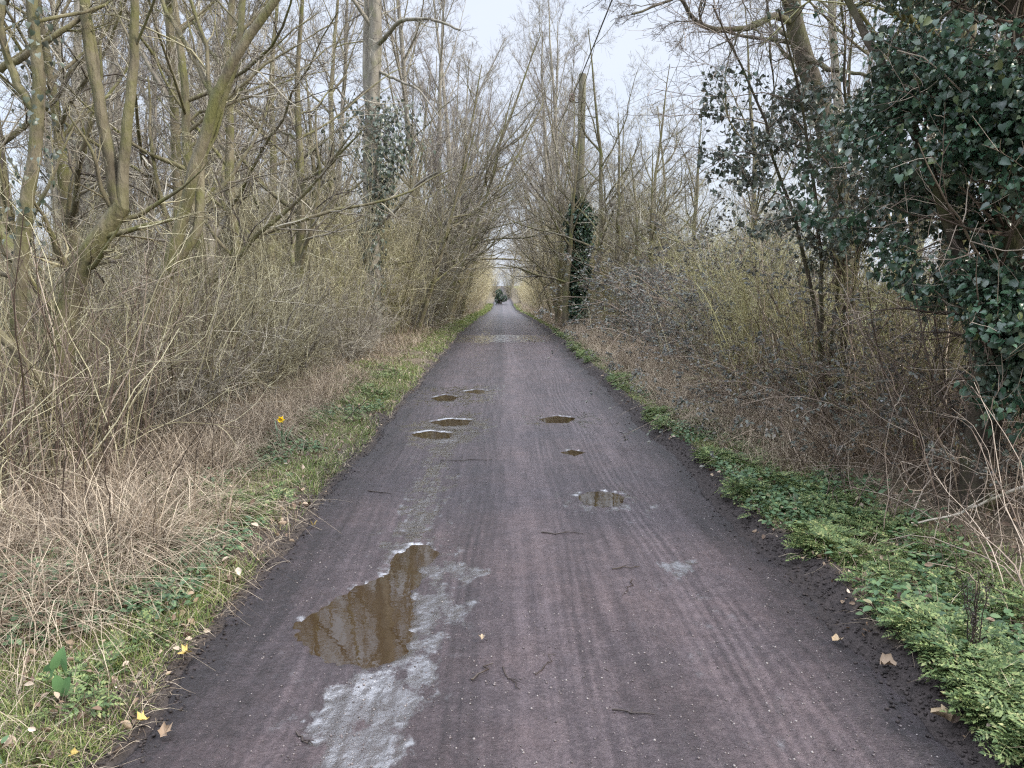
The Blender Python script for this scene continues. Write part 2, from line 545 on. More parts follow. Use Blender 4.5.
def verge_mat():
    m, nt, b = new_mat("verge_soil")
    v = objcoord(nt)
    n1 = noise(nt, 2.2, 5, v, 0.65)
    n2 = noise(nt, 34, 5, v, 0.7)
    mudv = nt.nodes.new("ShaderNodeAttribute")
    mudv.attribute_name = "mud"
    fld = nt.nodes.new("ShaderNodeAttribute")
    fld.attribute_name = "field"
    r = ramp(nt, [(0.3, (0.045, 0.036, 0.024)), (0.55, (0.12, 0.095, 0.06)), (0.75, (0.22, 0.18, 0.12))])
    lk(nt, mathn(nt, 'ADD', mathn(nt, 'MULTIPLY', n1.outputs["Fac"], 0.5), mathn(nt, 'MULTIPLY', n2.outputs["Fac"], 0.5)), r.inputs[0])
    mud = ramp(nt, [(0.35, (0.016, 0.012, 0.011)), (0.7, (0.055, 0.043, 0.04))])
    lk(nt, n2.outputs["Fac"], mud.inputs[0])
    mld_shade = nt.nodes.new("ShaderNodeAttribute")
    mld_shade.attribute_name = "mould_shade"
    fr = ramp(nt, [(0.3, (0.11, 0.14, 0.045)), (0.7, (0.20, 0.21, 0.085))])
    lk(nt, n1.outputs["Fac"], fr.inputs[0])
    soil = mixc(nt, mld_shade.outputs["Fac"], r.outputs[0], mixc(nt, n2.outputs["Fac"], (0.014, 0.010, 0.007), (0.055, 0.04, 0.028)))  # leaf mould, darkened so the hedges' shade is in the soil colour
    col = mixc(nt, fld.outputs["Fac"], soil, fr.outputs[0])
    col = mixc(nt, mudv.outputs["Fac"], col, mud.outputs[0])
    lk(nt, col, b.inputs["Base Color"])
    b.inputs["Roughness"].default_value = 0.8
    b.inputs["Specular IOR Level"].default_value = 0.3
    bp = nt.nodes.new("ShaderNodeBump")
    bp.inputs["Distance"].default_value = 0.03
    bp.inputs["Strength"].default_value = 0.8
    lk(nt, n2.outputs["Fac"], bp.inputs["Height"])
    lk(nt, bp.outputs[0], b.inputs["Normal"])
    return m


def water_mat(name, c, rough, bump):
    m, nt, b = new_mat(name)
    b.inputs["Base Color"].default_value = (*c, 1)
    b.inputs["Roughness"].default_value = rough
    b.inputs["Specular IOR Level"].default_value = 1.0
    bp = nt.nodes.new("ShaderNodeBump")
    bp.inputs["Distance"].default_value = 0.004
    bp.inputs["Strength"].default_value = bump
    n = noise(nt, 14, 3, objcoord(nt), 0.5)
    lk(nt, n.outputs["Fac"], bp.inputs["Height"])
    lk(nt, bp.outputs[0], b.inputs["Normal"])
    return m


M['road'] = road_mat()
M['verge'] = verge_mat()
M['puddle'] = water_mat("muddy_water", (0.030, 0.0185, 0.009), 0.02, 0.09)
M['ditch'] = water_mat("ditch_water", (0.05, 0.05, 0.045), 0.05, 0.2)

# ------------------------------------------------------------------ ground, lane, water


def grid_mesh(xs, ys, zf):
    X, Y = np.meshgrid(xs, ys)
    Z = zf(X, Y)
    nx, ny = len(xs), len(ys)
    v = np.stack([X, Y, Z], -1).reshape(-1, 3)
    i = np.arange(ny - 1)[:, None] * nx + np.arange(nx - 1)[None]
    q = np.stack([i, i + 1, i + nx + 1, i + nx], -1).reshape(-1, 4)
    return v, q, X, Y


def spaced(a, b, step0, growth, ref):
    out, p = [a], a
    while p < b:
        p += step0 + growth * max(0.0, p - ref)
        out.append(min(p, b))
    return out


def attr(me, name, val):
    a = me.attributes.new(name, 'FLOAT', 'POINT')
    a.data.foreach_set("value", np.asarray(val, dtype=np.float32).ravel())


xr = spaced(0, 900, 0.04, 0.07, 4.0)
xs = np.array(sorted(set([-x for x in xr] + xr)))
ys = np.array([-700.0, -400, -200, -100, -60, -35, -20, -12, -7, -4, -2.5] + spaced(-1.6, 1500, 0.045, 0.012, 5.0))
v, q, X, Y = grid_mesh(xs, ys, groundz)
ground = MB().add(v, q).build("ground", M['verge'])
dl, dr = edge_l(Y) - X, X - edge_r(Y)
mudw = fbm(X * 3, Y * 3, 41, 4)
mud = np.maximum(1 - sstep(0.02 + 0.18 * mudw, 0.10 + 0.34 * mudw, dl), 0) * (dl > -0.2) * 0.85
mud = np.maximum(mud, (1 - sstep(0.05 + 0.22 * mudw, 0.16 + 0.36 * mudw, dr)) * (dr > -0.2))
mud = np.where((dl < 0) & (dr < 0), 1, mud)
attr(ground.data, "mud", mud)
attr(ground.data, "field", np.where(X > 0, sstep(5.6, 7.5, X), sstep(13, 17, -X)))
attr(ground.data, "mould_shade", np.maximum(sstep(1.3, 2.0, dl), sstep(1.0, 1.7, dr)) * (0.75 + 0.25 * mudw))  # hedge floor: mould plus painted shade to deepen the thicket's darks
tag(ground, kind="structure")

# puddles: (pixel outline) -> hollows in the lane and a sheet of brown water in each
PUD = {
    'main': [(303, 625), (330, 598), (360, 582), (390, 577), (396, 564), (402, 552), (414, 545), (428, 543), (432, 552), (420, 566), (414, 582), (415, 605), (411, 632), (402, 650), (376, 659), (345, 657), (316, 648)],
    'right': [(577, 495), (590, 490), (606, 490), (618, 495), (622, 502), (610, 506), (594, 505), (582, 501)],
    'upper': [(432, 421), (448, 418), (470, 419), (468, 424), (446, 425)],
    'upper_left': [(413, 433), (430, 430), (449, 432), (446, 437), (424, 437)],
    'far': [(433, 397), (445, 394), (456, 396), (452, 400), (438, 400)],
    'right_far': [(540, 418), (556, 415), (575, 417), (566, 422), (548, 422)],
    'right_mid': [(562, 451), (572, 449), (583, 451), (574, 454)],
    'shine_far': [(462, 391), (476, 389), (492, 390), (478, 393)],
}
PUDW = {}
for k_, poly in PUD.items():
    d3 = []
    for (px, py) in poly:
        d = CAM_M @ Vector(((px - 512) / FPX, (384 - py) / FPX, -1.0))
        t = -CAMH / d.z
        d3.append((d.x * t, d.y * t))
    PUDW[k_] = np.array(d3)


def poly_sdf(x, y, P):
    """Signed distance to a polygon (negative inside), vectorised."""
    d = np.full(x.shape, 1e9)
    ins = np.zeros(x.shape, bool)
    n = len(P)
    for i in range(n):
        a, b = P[i], P[(i + 1) % n]
        ex, ey = b - a
        wx, wy = x - a[0], y - a[1]
        t = np.clip((wx * ex + wy * ey) / (ex * ex + ey * ey), 0, 1)
        d = np.minimum(d, np.hypot(wx - ex * t, wy - ey * t))
        c = (a[1] > y) != (b[1] > y)
        xi = a[0] + (y - a[1]) * ex / (ey if abs(ey) > 1e-9 else 1e-9)
        ins ^= c & (x < xi)
    return np.where(ins, -d, d)


WATER_Z = -0.014
PUD_DEPTH = 0.06


def pud_sdf(X, Y):
    s = np.full(X.shape, 1e9)
    m = (Y < 14)
    xx, yy = X[m], Y[m]
    sm = np.full(xx.shape, 1e9)
    for P in PUDW.values():
        sm = np.minimum(sm, poly_sdf(xx, yy, P))
    s[m] = sm
    return s


def blob(X, Y, poly, amp, soft):
    P = []
    for (px, py) in poly:
        d = CAM_M @ Vector(((px - 512) / FPX, (384 - py) / FPX, -1.0))
        t = -CAMH / d.z
        P.append((d.x * t, d.y * t))
    m = Y < 25
    r = np.zeros(X.shape)
    r[m] = amp * (1 - sstep(-soft * 0.6, soft, poly_sdf(X[m], Y[m], np.array(P))))
    return r


BL = [
    ([(405, 600), (440, 590), (468, 604), (450, 628), (425, 650), (440, 668), (420, 700), (400, 730), (380, 768), (330, 768), (325, 730), (330, 695), (350, 672), (392, 655)], 0.62, 0.10),
    ([(445, 566), (470, 562), (485, 573), (470, 582), (450, 580)], 0.6, 0.08),
    ([(345, 655), (400, 650), (395, 690), (350, 700)], 0.50, 0.1),
    ([(385, 545), (440, 540), (455, 575), (430, 600), (395, 575)], 0.42, 0.12),
    ([(405, 425), (470, 412), (490, 425), (470, 440), (420, 445)], 0.6, 0.2),
    ([(436, 440), (456, 440), (425, 520), (410, 545), (396, 545), (415, 500)], 0.38, 0.12),
    ([(560, 492), (640, 486), (650, 510), (570, 512)], 0.28, 0.12),
    ([(525, 416), (590, 412), (600, 424), (530, 426)], 0.36, 0.2),
    ([(660, 560), (690, 560), (690, 572), (662, 572)], 0.48, 0.07),
    ([(425, 388), (500, 386), (490, 402), (425, 404)], 0.45, 0.35),
    ([(448, 336), (540, 333), (545, 341), (450, 343)], 0.4, 0.8),
    ([(466, 322), (528, 321), (530, 326), (466, 326)], 0.35, 0.8),
]
def film(X, Y):
    """How much water lies on the lane outside the puddles."""
    r = np.zeros(X.shape)
    for poly, amp, soft in BL:
        r = np.maximum(r, blob(X, Y, poly, amp, soft))
    return r


def roadz(X, Y):
    e = np.minimum(X - edge_l(Y), edge_r(Y) - X)
    near = np.exp(-np.maximum(Y - 6, 0) / 10)
    rut = 0.0
    for cx, w in ((-0.60, 0.26), (0.95, 0.30)):
        rut = rut - 0.016 * np.exp(-((X - cx) / w) ** 2)
    wav = (fbm(X * 1.4, Y * 0.9, 51, 3) - 0.5) * 0.02
    grit = ((fbm(X * 28, Y * 28, 61, 3) - 0.5) * 0.014 + (vnoise(X * 62, Y * 62, 63) - 0.5) * 0.005) * near * (1 - 0.85 * np.clip(film(X, Y) * 2, 0, 1))
    tread = (vnoise(X * 45, Y * 1.3, 71) - 0.5) * 0.005 * near
    s = pud_sdf(X, Y) + ((fbm(X * 5, Y * 4, 81, 4) - 0.5) * 0.10 + (fbm(X * 17, Y * 13, 83, 3) - 0.5) * 0.09) * (0.5 + 0.5 * (1 - sstep(5, 7, Y)))
    flat = 1 - sstep(0.02, 0.30, s)                        # the land round a puddle lies level
    z = (rut + wav + tread) * (1 - flat) + flat * (-0.004) + grit
    z = z - PUD_DEPTH * (1 - sstep(-0.07, 0.05, s))
    z = z - 0.06 * (1 - sstep(-0.06, 0.02, e + (fbm(X * 7, Y * 7, 91, 3) - 0.5) * 0.10))   # ragged edge dips under the verge
    return zlane(Y) + z


xs = np.arange(-1.56, 1.90, 0.014)
ys = np.array([-12.0, -8, -5, -3, -2, -1, 0] + spaced(0.7, 130, 0.014, 0.0055, 3.6))
v, q, X, Y = grid_mesh(xs, ys, roadz)
road = MB().add(v, q).build("road", M['road'])
s = pud_sdf(X, Y)
wet = 0.15 * (1 - sstep(0.0, 0.14, s)) * (0.45 + 0.9 * fbm(X * 4, Y * 3, 87, 3))


wet = np.maximum(wet, film(X, Y))
wet = wet + 0.30 * np.exp(-((X + 0.58) / 0.28) ** 2) * (fbm(X * 0.9, Y * 0.35, 101, 3)) + 0.10 * np.exp(-((X - 0.95) / 0.25) ** 2) * fbm(X, Y * 0.4, 103, 3)
tread_l = 0.5 + 0.5 * np.sin(X * 2 * math.pi / 0.045 + 1.2 * np.sin(Y * 0.7))
wet = wet + 0.42 * tread_l * np.exp(-((X + 0.60 - 0.02 * np.sin(Y * 0.5)) / 0.14) ** 2) * sstep(3.6, 5.0, Y) * (1 - sstep(8.0, 10, Y)) * (0.3 + fbm(X * 2, Y * 1.2, 107, 3))
attr(road.data, "wet", np.clip(wet, 0, 1))
tn = 0.5 + 0.22 * np.exp(-((X - 0.15) / 0.22) ** 2) - 0.15 * np.exp(-((X + 0.02) / 0.10) ** 2) * sstep(10, 16, Y) * 2 + 0.25 * (fbm(X * 1.2, Y * 0.5, 111, 3) - 0.5)
tn = tn + 0.15 * np.exp(-((X - 1.0) / 0.30) ** 2) - 0.42 * (1 - sstep(0.05, 0.55, np.minimum(X - edge_l(Y), (edge_r(Y) - X) * 1.4) + 0.2 * (fbm(X * 3, Y * 3, 115, 3) - 0.5)))
tn = tn - 0.14 * np.exp(-((X + 0.15) / 0.16) ** 2)
for cx_, wv, amp_, w_ in ((0.92, 0.05, 0.26, 0.15), (0.42, 0.04, 0.16, 0.10), (-0.20, 0.03, 0.16, 0.10), (-0.85, 0.05, 0.14, 0.10), (1.22, 0.06, 0.14, 0.08)):
    c_ = cx_ + wv * np.sin(Y * 0.45 + cx_ * 7) + 0.03 * np.sin(Y * 1.3 + cx_ * 3)
    tn = tn + amp_ * np.sin((X - c_) * 2 * math.pi / 0.052) * np.exp(-((X - c_) / w_) ** 2) * (0.25 + 1.1 * fbm(X * 2, Y * 0.8, 119, 3))
attr(road.data, "tone", np.clip(tn, 0, 1))
tag(road, kind="structure")

PUD_LABEL = {
    'main': "large brown puddle with a narrow arm, reflecting trees in the left wheel track",
    'right': "small brown puddle with sharp edges alone in the right wheel track",
    'upper': "thin flat puddle in the left wheel track within a pale wet patch",
    'upper_left': "dark narrow puddle at the road side edge of the pale wet patch",
    'far': "dark little puddle farthest up the left wheel track beside a shiny streak",
    'right_far': "shallow orange tinged puddle in a pale ring far up the right wheel track",
    'right_mid': "tiny dark puddle between the sharp edged puddle and the pale ringed one",
    'shine_far': "thin shiny sliver of water near the middle of the lane",
}
for k_, P in PUDW.items():
    c = P.mean(0)
    z0 = float(zlane(c[1])) + WATER_Z
    g = 0.02 if c[1] < 7 else 0.05
    gx = np.arange(P[:, 0].min() - 0.2, P[:, 0].max() + 0.2, g)
    gy = np.arange(P[:, 1].min() - 0.25, P[:, 1].max() + 0.25, g)
    GX, GY = np.meshgrid(gx, gy)
    keep = poly_sdf(GX + g / 2, GY + g / 2, P)[:-1, :-1] < 0.15
    vi = np.arange(GX.size).reshape(GX.shape)
    quads = np.stack([vi[:-1, :-1], vi[:-1, 1:], vi[1:, 1:], vi[1:, :-1]], -1)[keep]
    used, inv = np.unique(quads, return_inverse=True)
    vv = np.stack([GX.ravel()[used] - c[0], GY.ravel()[used] - c[1], np.zeros(len(used))], -1)
    ff = inv.reshape(-1, 4)
    o = MB().add(vv, ff).build("puddle", M['puddle'], smooth=False)
    o.location = (c[0], c[1], z0)
    tag(o, PUD_LABEL[k_], "puddle", "puddles on the muddy lane")

dw = MB()
yy = np.linspace(3.5, 17, 30)
dv = np.concatenate([np.stack([np.full(30, -3.1) - 0.0 * yy, yy, np.full(30, -0.24)], -1), np.stack([np.full(30, -6.4), yy, np.full(30, -0.24)], -1)])
dq = [(i, i + 1, 31 + i, 30 + i) for i in range(29)]
ditch = dw.add(dv, [(a, d, c_, b) for a, b, c_, d in dq]).build("water", M['ditch'], smooth=False)
tag(ditch, kind="structure")

# ------------------------------------------------------------------ branching


def spawn(rng, P, R, count, t0, t1, ang, asd, ratio, taper, n, wob, up, rr, rmin=0.0012, rmax=1.0, abslen=None, endr=0.25):
    Mn, n0, _ = P.shape
    if np.isscalar(count):
        idx = np.repeat(np.arange(Mn), count)
    else:
        idx = np.repeat(np.arange(Mn), count)
    K = len(idx)
    t = rng.uniform(t0, t1, K)
    f = t * (n0 - 1)
    i = np.minimum(f.astype(int), n0 - 2)
    w = (f - i)[:, None]
    p = P[idx, i] * (1 - w) + P[idx, i + 1] * w
    rad = R[idx, i] * (1 - w[:, 0]) + R[idx, i + 1] * w[:, 0]
    tan = unit(P[idx, i + 1] - P[idx, i])
    rnd = rng.normal(size=(K, 3))
    perp = unit(rnd - (rnd * tan).sum(-1, keepdims=True) * tan)
    a = np.clip(rng.normal(ang, asd, K), 0.12, 2.0)[:, None]
    d = np.cos(a) * tan + np.sin(a) * perp
    if abslen is None:
        Lp = np.linalg.norm(np.diff(P, axis=1), axis=-1).sum(1)[idx]
        L = Lp * ratio * (1 - taper * t)
    else:
        L = abslen * np.ones(K)
    L = L * rng.uniform(0.55, 1.35, K)
    seg = (L / (n - 1))[:, None]
    pts = np.zeros((K, n, 3))
    pts[:, 0] = p
    for k in range(1, n):
        d = unit(d + rng.normal(size=(K, 3)) * wob + np.array([0, 0, up]))
        pts[:, k] = pts[:, k - 1] + d * seg
    r0 = np.clip(rad * rr * rng.uniform(0.7, 1.15, K), rmin, rmax)
    R2 = r0[:, None] * np.linspace(1, endr, n)[None]
    return pts, np.maximum(R2, rmin * 0.6)


def poly_to_tube(pts, r0, r1, n=18, power=1.0, wig=0.0, rng=None):
    """A smooth polyline through hand-set points."""
    pts = np.array(pts, dtype=float)
    t = np.concatenate([[0], np.cumsum(np.linalg.norm(np.diff(pts, axis=0), axis=1))])
    u = np.linspace(0, t[-1], n)
    out = np.stack([np.interp(u, t, pts[:, k]) for k in range(3)], -1)
    for _ in range(2):
        out[1:-1] = 0.25 * out[:-2] + 0.5 * out[1:-1] + 0.25 * out[2:]
    if wig and rng is not None:
        out[1:-1] += rng.normal(size=(n - 2, 3)) * wig
    r = r0 + (r1 - r0) * (np.linspace(0, 1, n) ** power)
    return out[None], r[None]


def rough_trunk(mb, P, R, sides=10, rng=None, amp=0.12):
    """A trunk with lumps and ridges: a tube whose rings are pushed in and out."""
    Mn, n, _ = P.shape
    st = mb.n
    mb.tubes(P, R, sides)
    v = mb.V[-1].reshape(Mn, n, sides, 3)
    if rng is not None:
        c = P[:, :, None, :]
        a = np.arange(sides)
        for m_ in range(Mn):
            ph = rng.uniform(0, 6.28, 4)
            k = np.linspace(0, 1, n)[:, None] * n * 0.35
            lump = np.sin(a[None] * 2 * math.pi / sides * 2 + ph[0] + k * 0.4) * 0.5 + np.sin(a[None] * 2 * math.pi / sides * 3 + ph[1] - k * 0.7) * 0.35 + rng.normal(size=(n, sides)) * 0.35
            v[m_] = (c[m_] + (v[m_] - c[m_]) * (1 + amp * lump[:, :, None])).astype(np.float32)
    mb.V[-1] = v.reshape(-1, 3)
    return mb


def proto_tree(seed, h, r, limbs, spread, form):
    """Bare winter tree -> (trunk mesh builder, crown mesh builder)."""
    rng = np.random.default_rng(seed)
    n = 16
    d = np.array([rng.normal() * 0.05, rng.normal() * 0.05, 1.0])
    p = np.zeros((1, n, 3))
    p[0, 0] = (0, 0, -0.3)
    seg = (h + 0.3) / (n - 1)
    for k in range(1, n):
        d = unit(d + np.array([rng.normal() * 0.05, rng.normal() * 0.05, 0.12]))
        p[0, k] = p[0, k - 1] + d * seg
    R = (r * np.linspace(1, 0.10, n) ** 0.9)[None]
    R[0, 0] *= 1.35
    tr = rough_trunk(MB(), p, R, 9, rng, 0.10)
    cr = MB()
    if form == 'poplar':
        l1 = spawn(rng, p, R, limbs, 0.16, 0.97, 0.68, 0.18, 0.40 * spread, 0.68, 9, 0.07, 0.10, 0.5, 0.006)
        l2 = spawn(rng, *l1, 8, 0.15, 0.97, 0.55, 0.2, 0.42, 0.5, 7, 0.08, 0.09, 0.5, 0.004)
        l3 = spawn(rng, *l2, 8, 0.15, 1.0, 0.6, 0.2, 0.45, 0.4, 5, 0.10, 0.06, 0.55, 0.0050)
        l4 = spawn(rng, *l3, 6, 0.1, 1.0, 0.6, 0.25, 0.55, 0.3, 3, 0.1, 0.04, 0.7, 0.0042)
    else:
        l1 = spawn(rng, p, R, limbs, 0.20, 0.97, 0.85, 0.22, 0.45 * spread, 0.55, 10, 0.14, 0.05, 0.55, 0.006)
        l2 = spawn(rng, *l1, 9, 0.12, 0.97, 0.75, 0.25, 0.42, 0.45, 7, 0.16, 0.04, 0.5, 0.004)
        l3 = spawn(rng, *l2, 8, 0.1, 1.0, 0.75, 0.3, 0.42, 0.4, 5, 0.18, 0.02, 0.55, 0.0028)
        l4 = spawn(rng, *l3, 5, 0.1, 1.0, 0.7, 0.3, 0.5, 0.3, 4, 0.18, 0.02, 0.7, 0.0030)
    tr.tubes(*l1, 6)
    for L, sd in ((l2, 4), (l3, 3), (l4, 3)):
        cr.tubes(*L, sd)
    return tr, cr


def proto_shrub(seed, h, stems, fan, kind):
    rng = np.random.default_rng(seed)
    n = 9
    az = rng.uniform(0, 6.283, stems)
    tilt = np.abs(rng.normal(0, fan, stems))
    d = np.stack([np.sin(tilt) * np.cos(az), np.sin(tilt) * np.sin(az), np.cos(tilt)], -1)
    p = np.zeros((stems, n, 3))
    rad = rng.uniform(0.02, 0.32, stems)
    p[:, 0] = np.stack([rad * np.cos(az), rad * np.sin(az), np.full(stems, -0.15)], -1)
    L = h * rng.uniform(0.5, 1.1, stems)
    up = {'whips': 0.05, 'hazel': 0.05, 'thorn': 0.02, 'bramble': -0.13}[kind]
    wob = {'whips': 0.13, 'hazel': 0.10, 'thorn': 0.13, 'bramble': 0.06}[kind]
    for k in range(1, n):
        d = unit(d + rng.normal(size=(stems, 3)) * wob + np.array([0, 0, up * (1 if kind != 'bramble' else k / 4)]))
        p[:, k] = p[:, k - 1] + d * (L / (n - 1))[:, None]
    r0 = {'whips': 0.010, 'hazel': 0.015, 'thorn': 0.018, 'bramble': 0.006}[kind]
    R = r0 * rng.uniform(0.5, 1.5, (stems, 1)) * np.linspace(1, 0.3, n)[None]
    st = MB().tubes(p, R, 5)
    tw = MB()
    lf = None
    if kind == 'hazel':
        l2 = spawn(rng, p, R, 8, 0.12, 0.98, 0.5, 0.25, 0.40, 0.45, 7, 0.16, 0.04, 0.6, 0.0045)
        l3 = spawn(rng, *l2, 5, 0.1, 1.0, 0.65, 0.3, 0.55, 0.4, 6, 0.14, 0.02, 0.6, 0.0032)
        l4 = spawn(rng, *l3, 3, 0.1, 1.0, 0.7, 0.3, 0.55, 0.3, 4, 0.14, 0.02, 0.7, 0.0024)
    elif kind == 'whips':
        l2 = spawn(rng, p, R, 5, 0.10, 0.98, 0.6, 0.3, 0.45, 0.45, 8, 0.22, 0.03, 0.6, 0.0036)
        l3 = spawn(rng, *l2, 4, 0.1, 1.0, 0.75, 0.3, 0.6, 0.4, 6, 0.25, 0.0, 0.6, 0.0028)
        l4 = spawn(rng, *l3, 2, 0.1, 1.0, 0.8, 0.3, 0.5, 0.3, 4, 0.25, 0.0, 0.7, 0.0022)
    elif kind == 'thorn':
        l2 = spawn(rng, p, R, 11, 0.10, 1.0, 0.85, 0.3, 0.42, 0.4, 7, 0.2, -0.01, 0.55, 0.0042)
        l3 = spawn(rng, *l2, 7, 0.08, 1.0, 0.85, 0.35, 0.50, 0.4, 6, 0.22, -0.01, 0.6, 0.0030)
        l4 = spawn(rng, *l3, 3, 0.1, 1.0, 0.9, 0.3, 0.45, 0.3, 4, 0.2, 0.0, 0.7, 0.0023)
    else:
        l2 = spawn(rng, p, R, 5, 0.2, 0.98, 0.7, 0.25, 0.40, 0.4, 6, 0.12, -0.05, 0.6, 0.0022)
        l3 = spawn(rng, *l2, 5, 0.1, 1.0, 0.8, 0.3, 0.35, 0.4, 4, 0.14, -0.03, 0.7, 0.0018)
        l4 = None
    for Lv, sd in ((l2, 4), (l3, 3), (l4, 3)):
        if Lv is not None:
            tw.tubes(*Lv, sd)
    if kind == 'bramble':
        lf = MB()
        src = l3[0]
        N = 1300
        i = rng.integers(0, len(src), N)
        k = rng.integers(1, src.shape[1], N)
        pos = src[i, k] + rng.normal(size=(N, 3)) * 0.015
        for off in (-0.9, 0.0, 0.9):
            az_ = rng.uniform(0, 6.283, N)
            tip = np.stack([np.cos(az_ + off), np.sin(az_ + off), rng.normal(-0.2, 0.4, N)], -1)
            lf.leaves(LEAF_OVAL, pos, tip, np.array([0, 0, 1.0]) + rng.normal(size=(N, 3)) * 0.45, rng.uniform(0.022, 0.05, N))
    return st, tw, lf


# ------------------------------------------------------------------ leaf templates (unit length, tip along +y)
def fan_leaf(outline, bend=0.12, fold=0.10):
    v = [(0, 0.42, -bend * 0.1)]
    for (x, y) in outline:
        v.append((x, y, abs(x) * fold * 2 - bend * y * y))
    n = len(outline)
    f = [(0, 1 + i, 1 + (i + 1) % n) for i in range(n)]
    return np.array(v), [np.array(f)]


LEAF_IVY = fan_leaf([(0, 0), (0.26, -0.10), (0.47, 0.12), (0.41, 0.36), (0.38, 0.55), (0.22, 0.70), (0, 1.0), (-0.22, 0.70), (-0.38, 0.55), (-0.41, 0.36), (-0.47, 0.12), (-0.26, -0.10)], 0.22, 0.16)
LEAF_OVAL = fan_leaf([(0, 0), (0.22, 0.2), (0.30, 0.48), (0.18, 0.8), (0, 1.0), (-0.18, 0.8), (-0.30, 0.48), (-0.22, 0.2)], 0.25, 0.12)
LEAF_DEAD = fan_leaf([(0, 0), (0.26, 0.15), (0.36, 0.45), (0.22, 0.75), (0.02, 1.0), (-0.24, 0.8), (-0.32, 0.5), (-0.2, 0.2)], -0.35, 0.45)
LEAF_MAPLE = fan_leaf([(0, 0), (0.25, 0.05), (0.55, 0.10), (0.42, 0.32), (0.56, 0.62), (0.24, 0.60), (0.10, 0.98), (-0.06, 0.98), (-0.22, 0.62), (-0.55, 0.58), (-0.40, 0.32), (-0.52, 0.06), (-0.24, 0.04)], -0.2, 0.25)


def frond():
    """Cow-parsley leaf: pairs of toothed leaflets on a bending rib."""
    V, F = [], []
    b = 0
    for k, y in enumerate((0.30, 0.48, 0.64, 0.78, 0.9)):
        ln = (0.36, 0.32, 0.25, 0.18, 0.12)[k]
        z = -0.35 * y * y
        for s in (-1, 1):
            for (x0, dx, dy, w) in ((0.0, 0.55, 0.30, 0.30), (0.38, 0.62, 0.45, 0.26), (0.30, 0.50, 0.02, 0.2)):
                ax, ay = s * x0 * ln, y + x0 * ln * 0.45
                ex, ey = s * dx * ln, dy * ln
                px, py = -ey, ex
                V += [(ax, ay, z), (ax + ex * 0.5 + px * w, ay + ey * 0.5 + py * w, z + 0.02), (ax + ex, ay + ey, z - 0.03), (ax + ex * 0.5 - px * w, ay + ey * 0.5 - py * w, z + 0.02)]
                F.append((b, b + 1, b + 2, b + 3))
                b += 4
    V += [(0, 0.85, -0.25), (0.07, 0.95, -0.3), (0, 1.08, -0.36), (-0.07, 0.95, -0.3)]
    F.append((b, b + 1, b + 2, b + 3))
    b += 4
    V += [(-0.012, 0, 0), (0.012, 0, 0), (0.008, 0.9, -0.28), (-0.008, 0.9, -0.28)]
    F.append((b, b + 1, b + 2, b + 3))
    return np.array(V), [np.array(F)]


FROND = frond()

# ------------------------------------------------------------------ ground plants (uncountable: stuff)
RNG = np.random.default_rng(7)


def ysample(rng, n, y0, y1, power=1.0):
    """Depths crowding towards the camera as the picture does."""
    u = rng.uniform(0, 1, n)
    if power == 1.0:
        return y0 * (y1 / y0) ** u
    a, b = y0 ** (1 - power), y1 ** (1 - power)
    return (a + (b - a) * u) ** (1 / (1 - power))


def blades(name, mat, x, Yv, h, w, lean, bend, rng, n=4):
    z = groundz(x, Yv) - 0.01
    K = len(x)
    az = rng.uniform(0, 6.283, K)
    dirh = np.stack([np.cos(az), np.sin(az), np.zeros(K)], -1)
    tl = np.abs(rng.normal(0, lean, K))
    d = np.cos(tl)[:, None] * np.array([0, 0, 1.0]) + np.sin(tl)[:, None] * dirh
    pts = np.zeros((K, n, 3))
    pts[:, 0] = np.stack([x, Yv, z], -1)
    bd = bend * rng.uniform(0.2, 1.6, K)[:, None]
    for k in range(1, n):
        d = unit(d + dirh * bd * 0.6 - np.array([0, 0, 1.0]) * bd * (k / n) + rng.normal(size=(K, 3)) * (0.07 if n < 6 else 0.13))
        pts[:, k] = pts[:, k - 1] + d * (h / (n - 1))[:, None]
    floor = groundz(pts[:, :, 0].ravel(), pts[:, :, 1].ravel()).reshape(K, n) + 0.004
    pts[:, 1:, 2] = np.maximum(pts[:, 1:, 2], floor[:, 1:])
    side = np.stack([-np.sin(az), np.cos(az), np.zeros(K)], -1)
    mixs = rng.uniform(0, 6.283, K)
    side = unit(side + 0.6 * np.stack([np.cos(mixs), np.sin(mixs), np.zeros(K)], -1))
    W = w[:, None] * np.array([0.8, 1.0, 0.8, 0.2] if n == 4 else np.linspace(1, 0.2, n))[None]
    o = MB().strips(pts, W, side).build(name, mat, smooth=False)
    return tag(o, kind="stuff")


# short green grass on both verges, in patches
def grass_pts(n, rng, side):
    Yv = ysample(rng, n, 2.2, 105, 1.25)
    if side < 0:
        wdt = 1.25 + 0.25 * vnoise(Yv * 0.4, 2.0, 3)
        x = edge_l(Yv) - 0.06 - rng.beta(1.1, 1.5, n) * wdt
    else:
        x = edge_r(Yv) + 0.18 + rng.beta(1.1, 1.5, n) * 0.95
    keep = fbm(x * 1.9, Yv * 1.1, 131, 4) > (0.40 + 0.10 * rng.uniform(-1, 1, n))
    return x[keep], Yv[keep]


x, Yv = grass_pts(120000, RNG, -1)
x2, Yv2 = grass_pts(70000, RNG, 1)
x, Yv = np.concatenate([x, x2]), np.concatenate([Yv, Yv2])
h = RNG.uniform(0.025, 0.085, len(x)) * (1 + 0.012 * Yv)
blades("grass", M['grass_green'], x, Yv, h, np.clip(0.0022 * RNG.uniform(0.7, 1.5, len(x)) * (1 + 0.12 * Yv), 0.002, 0.03), 0.55, 0.35, RNG)

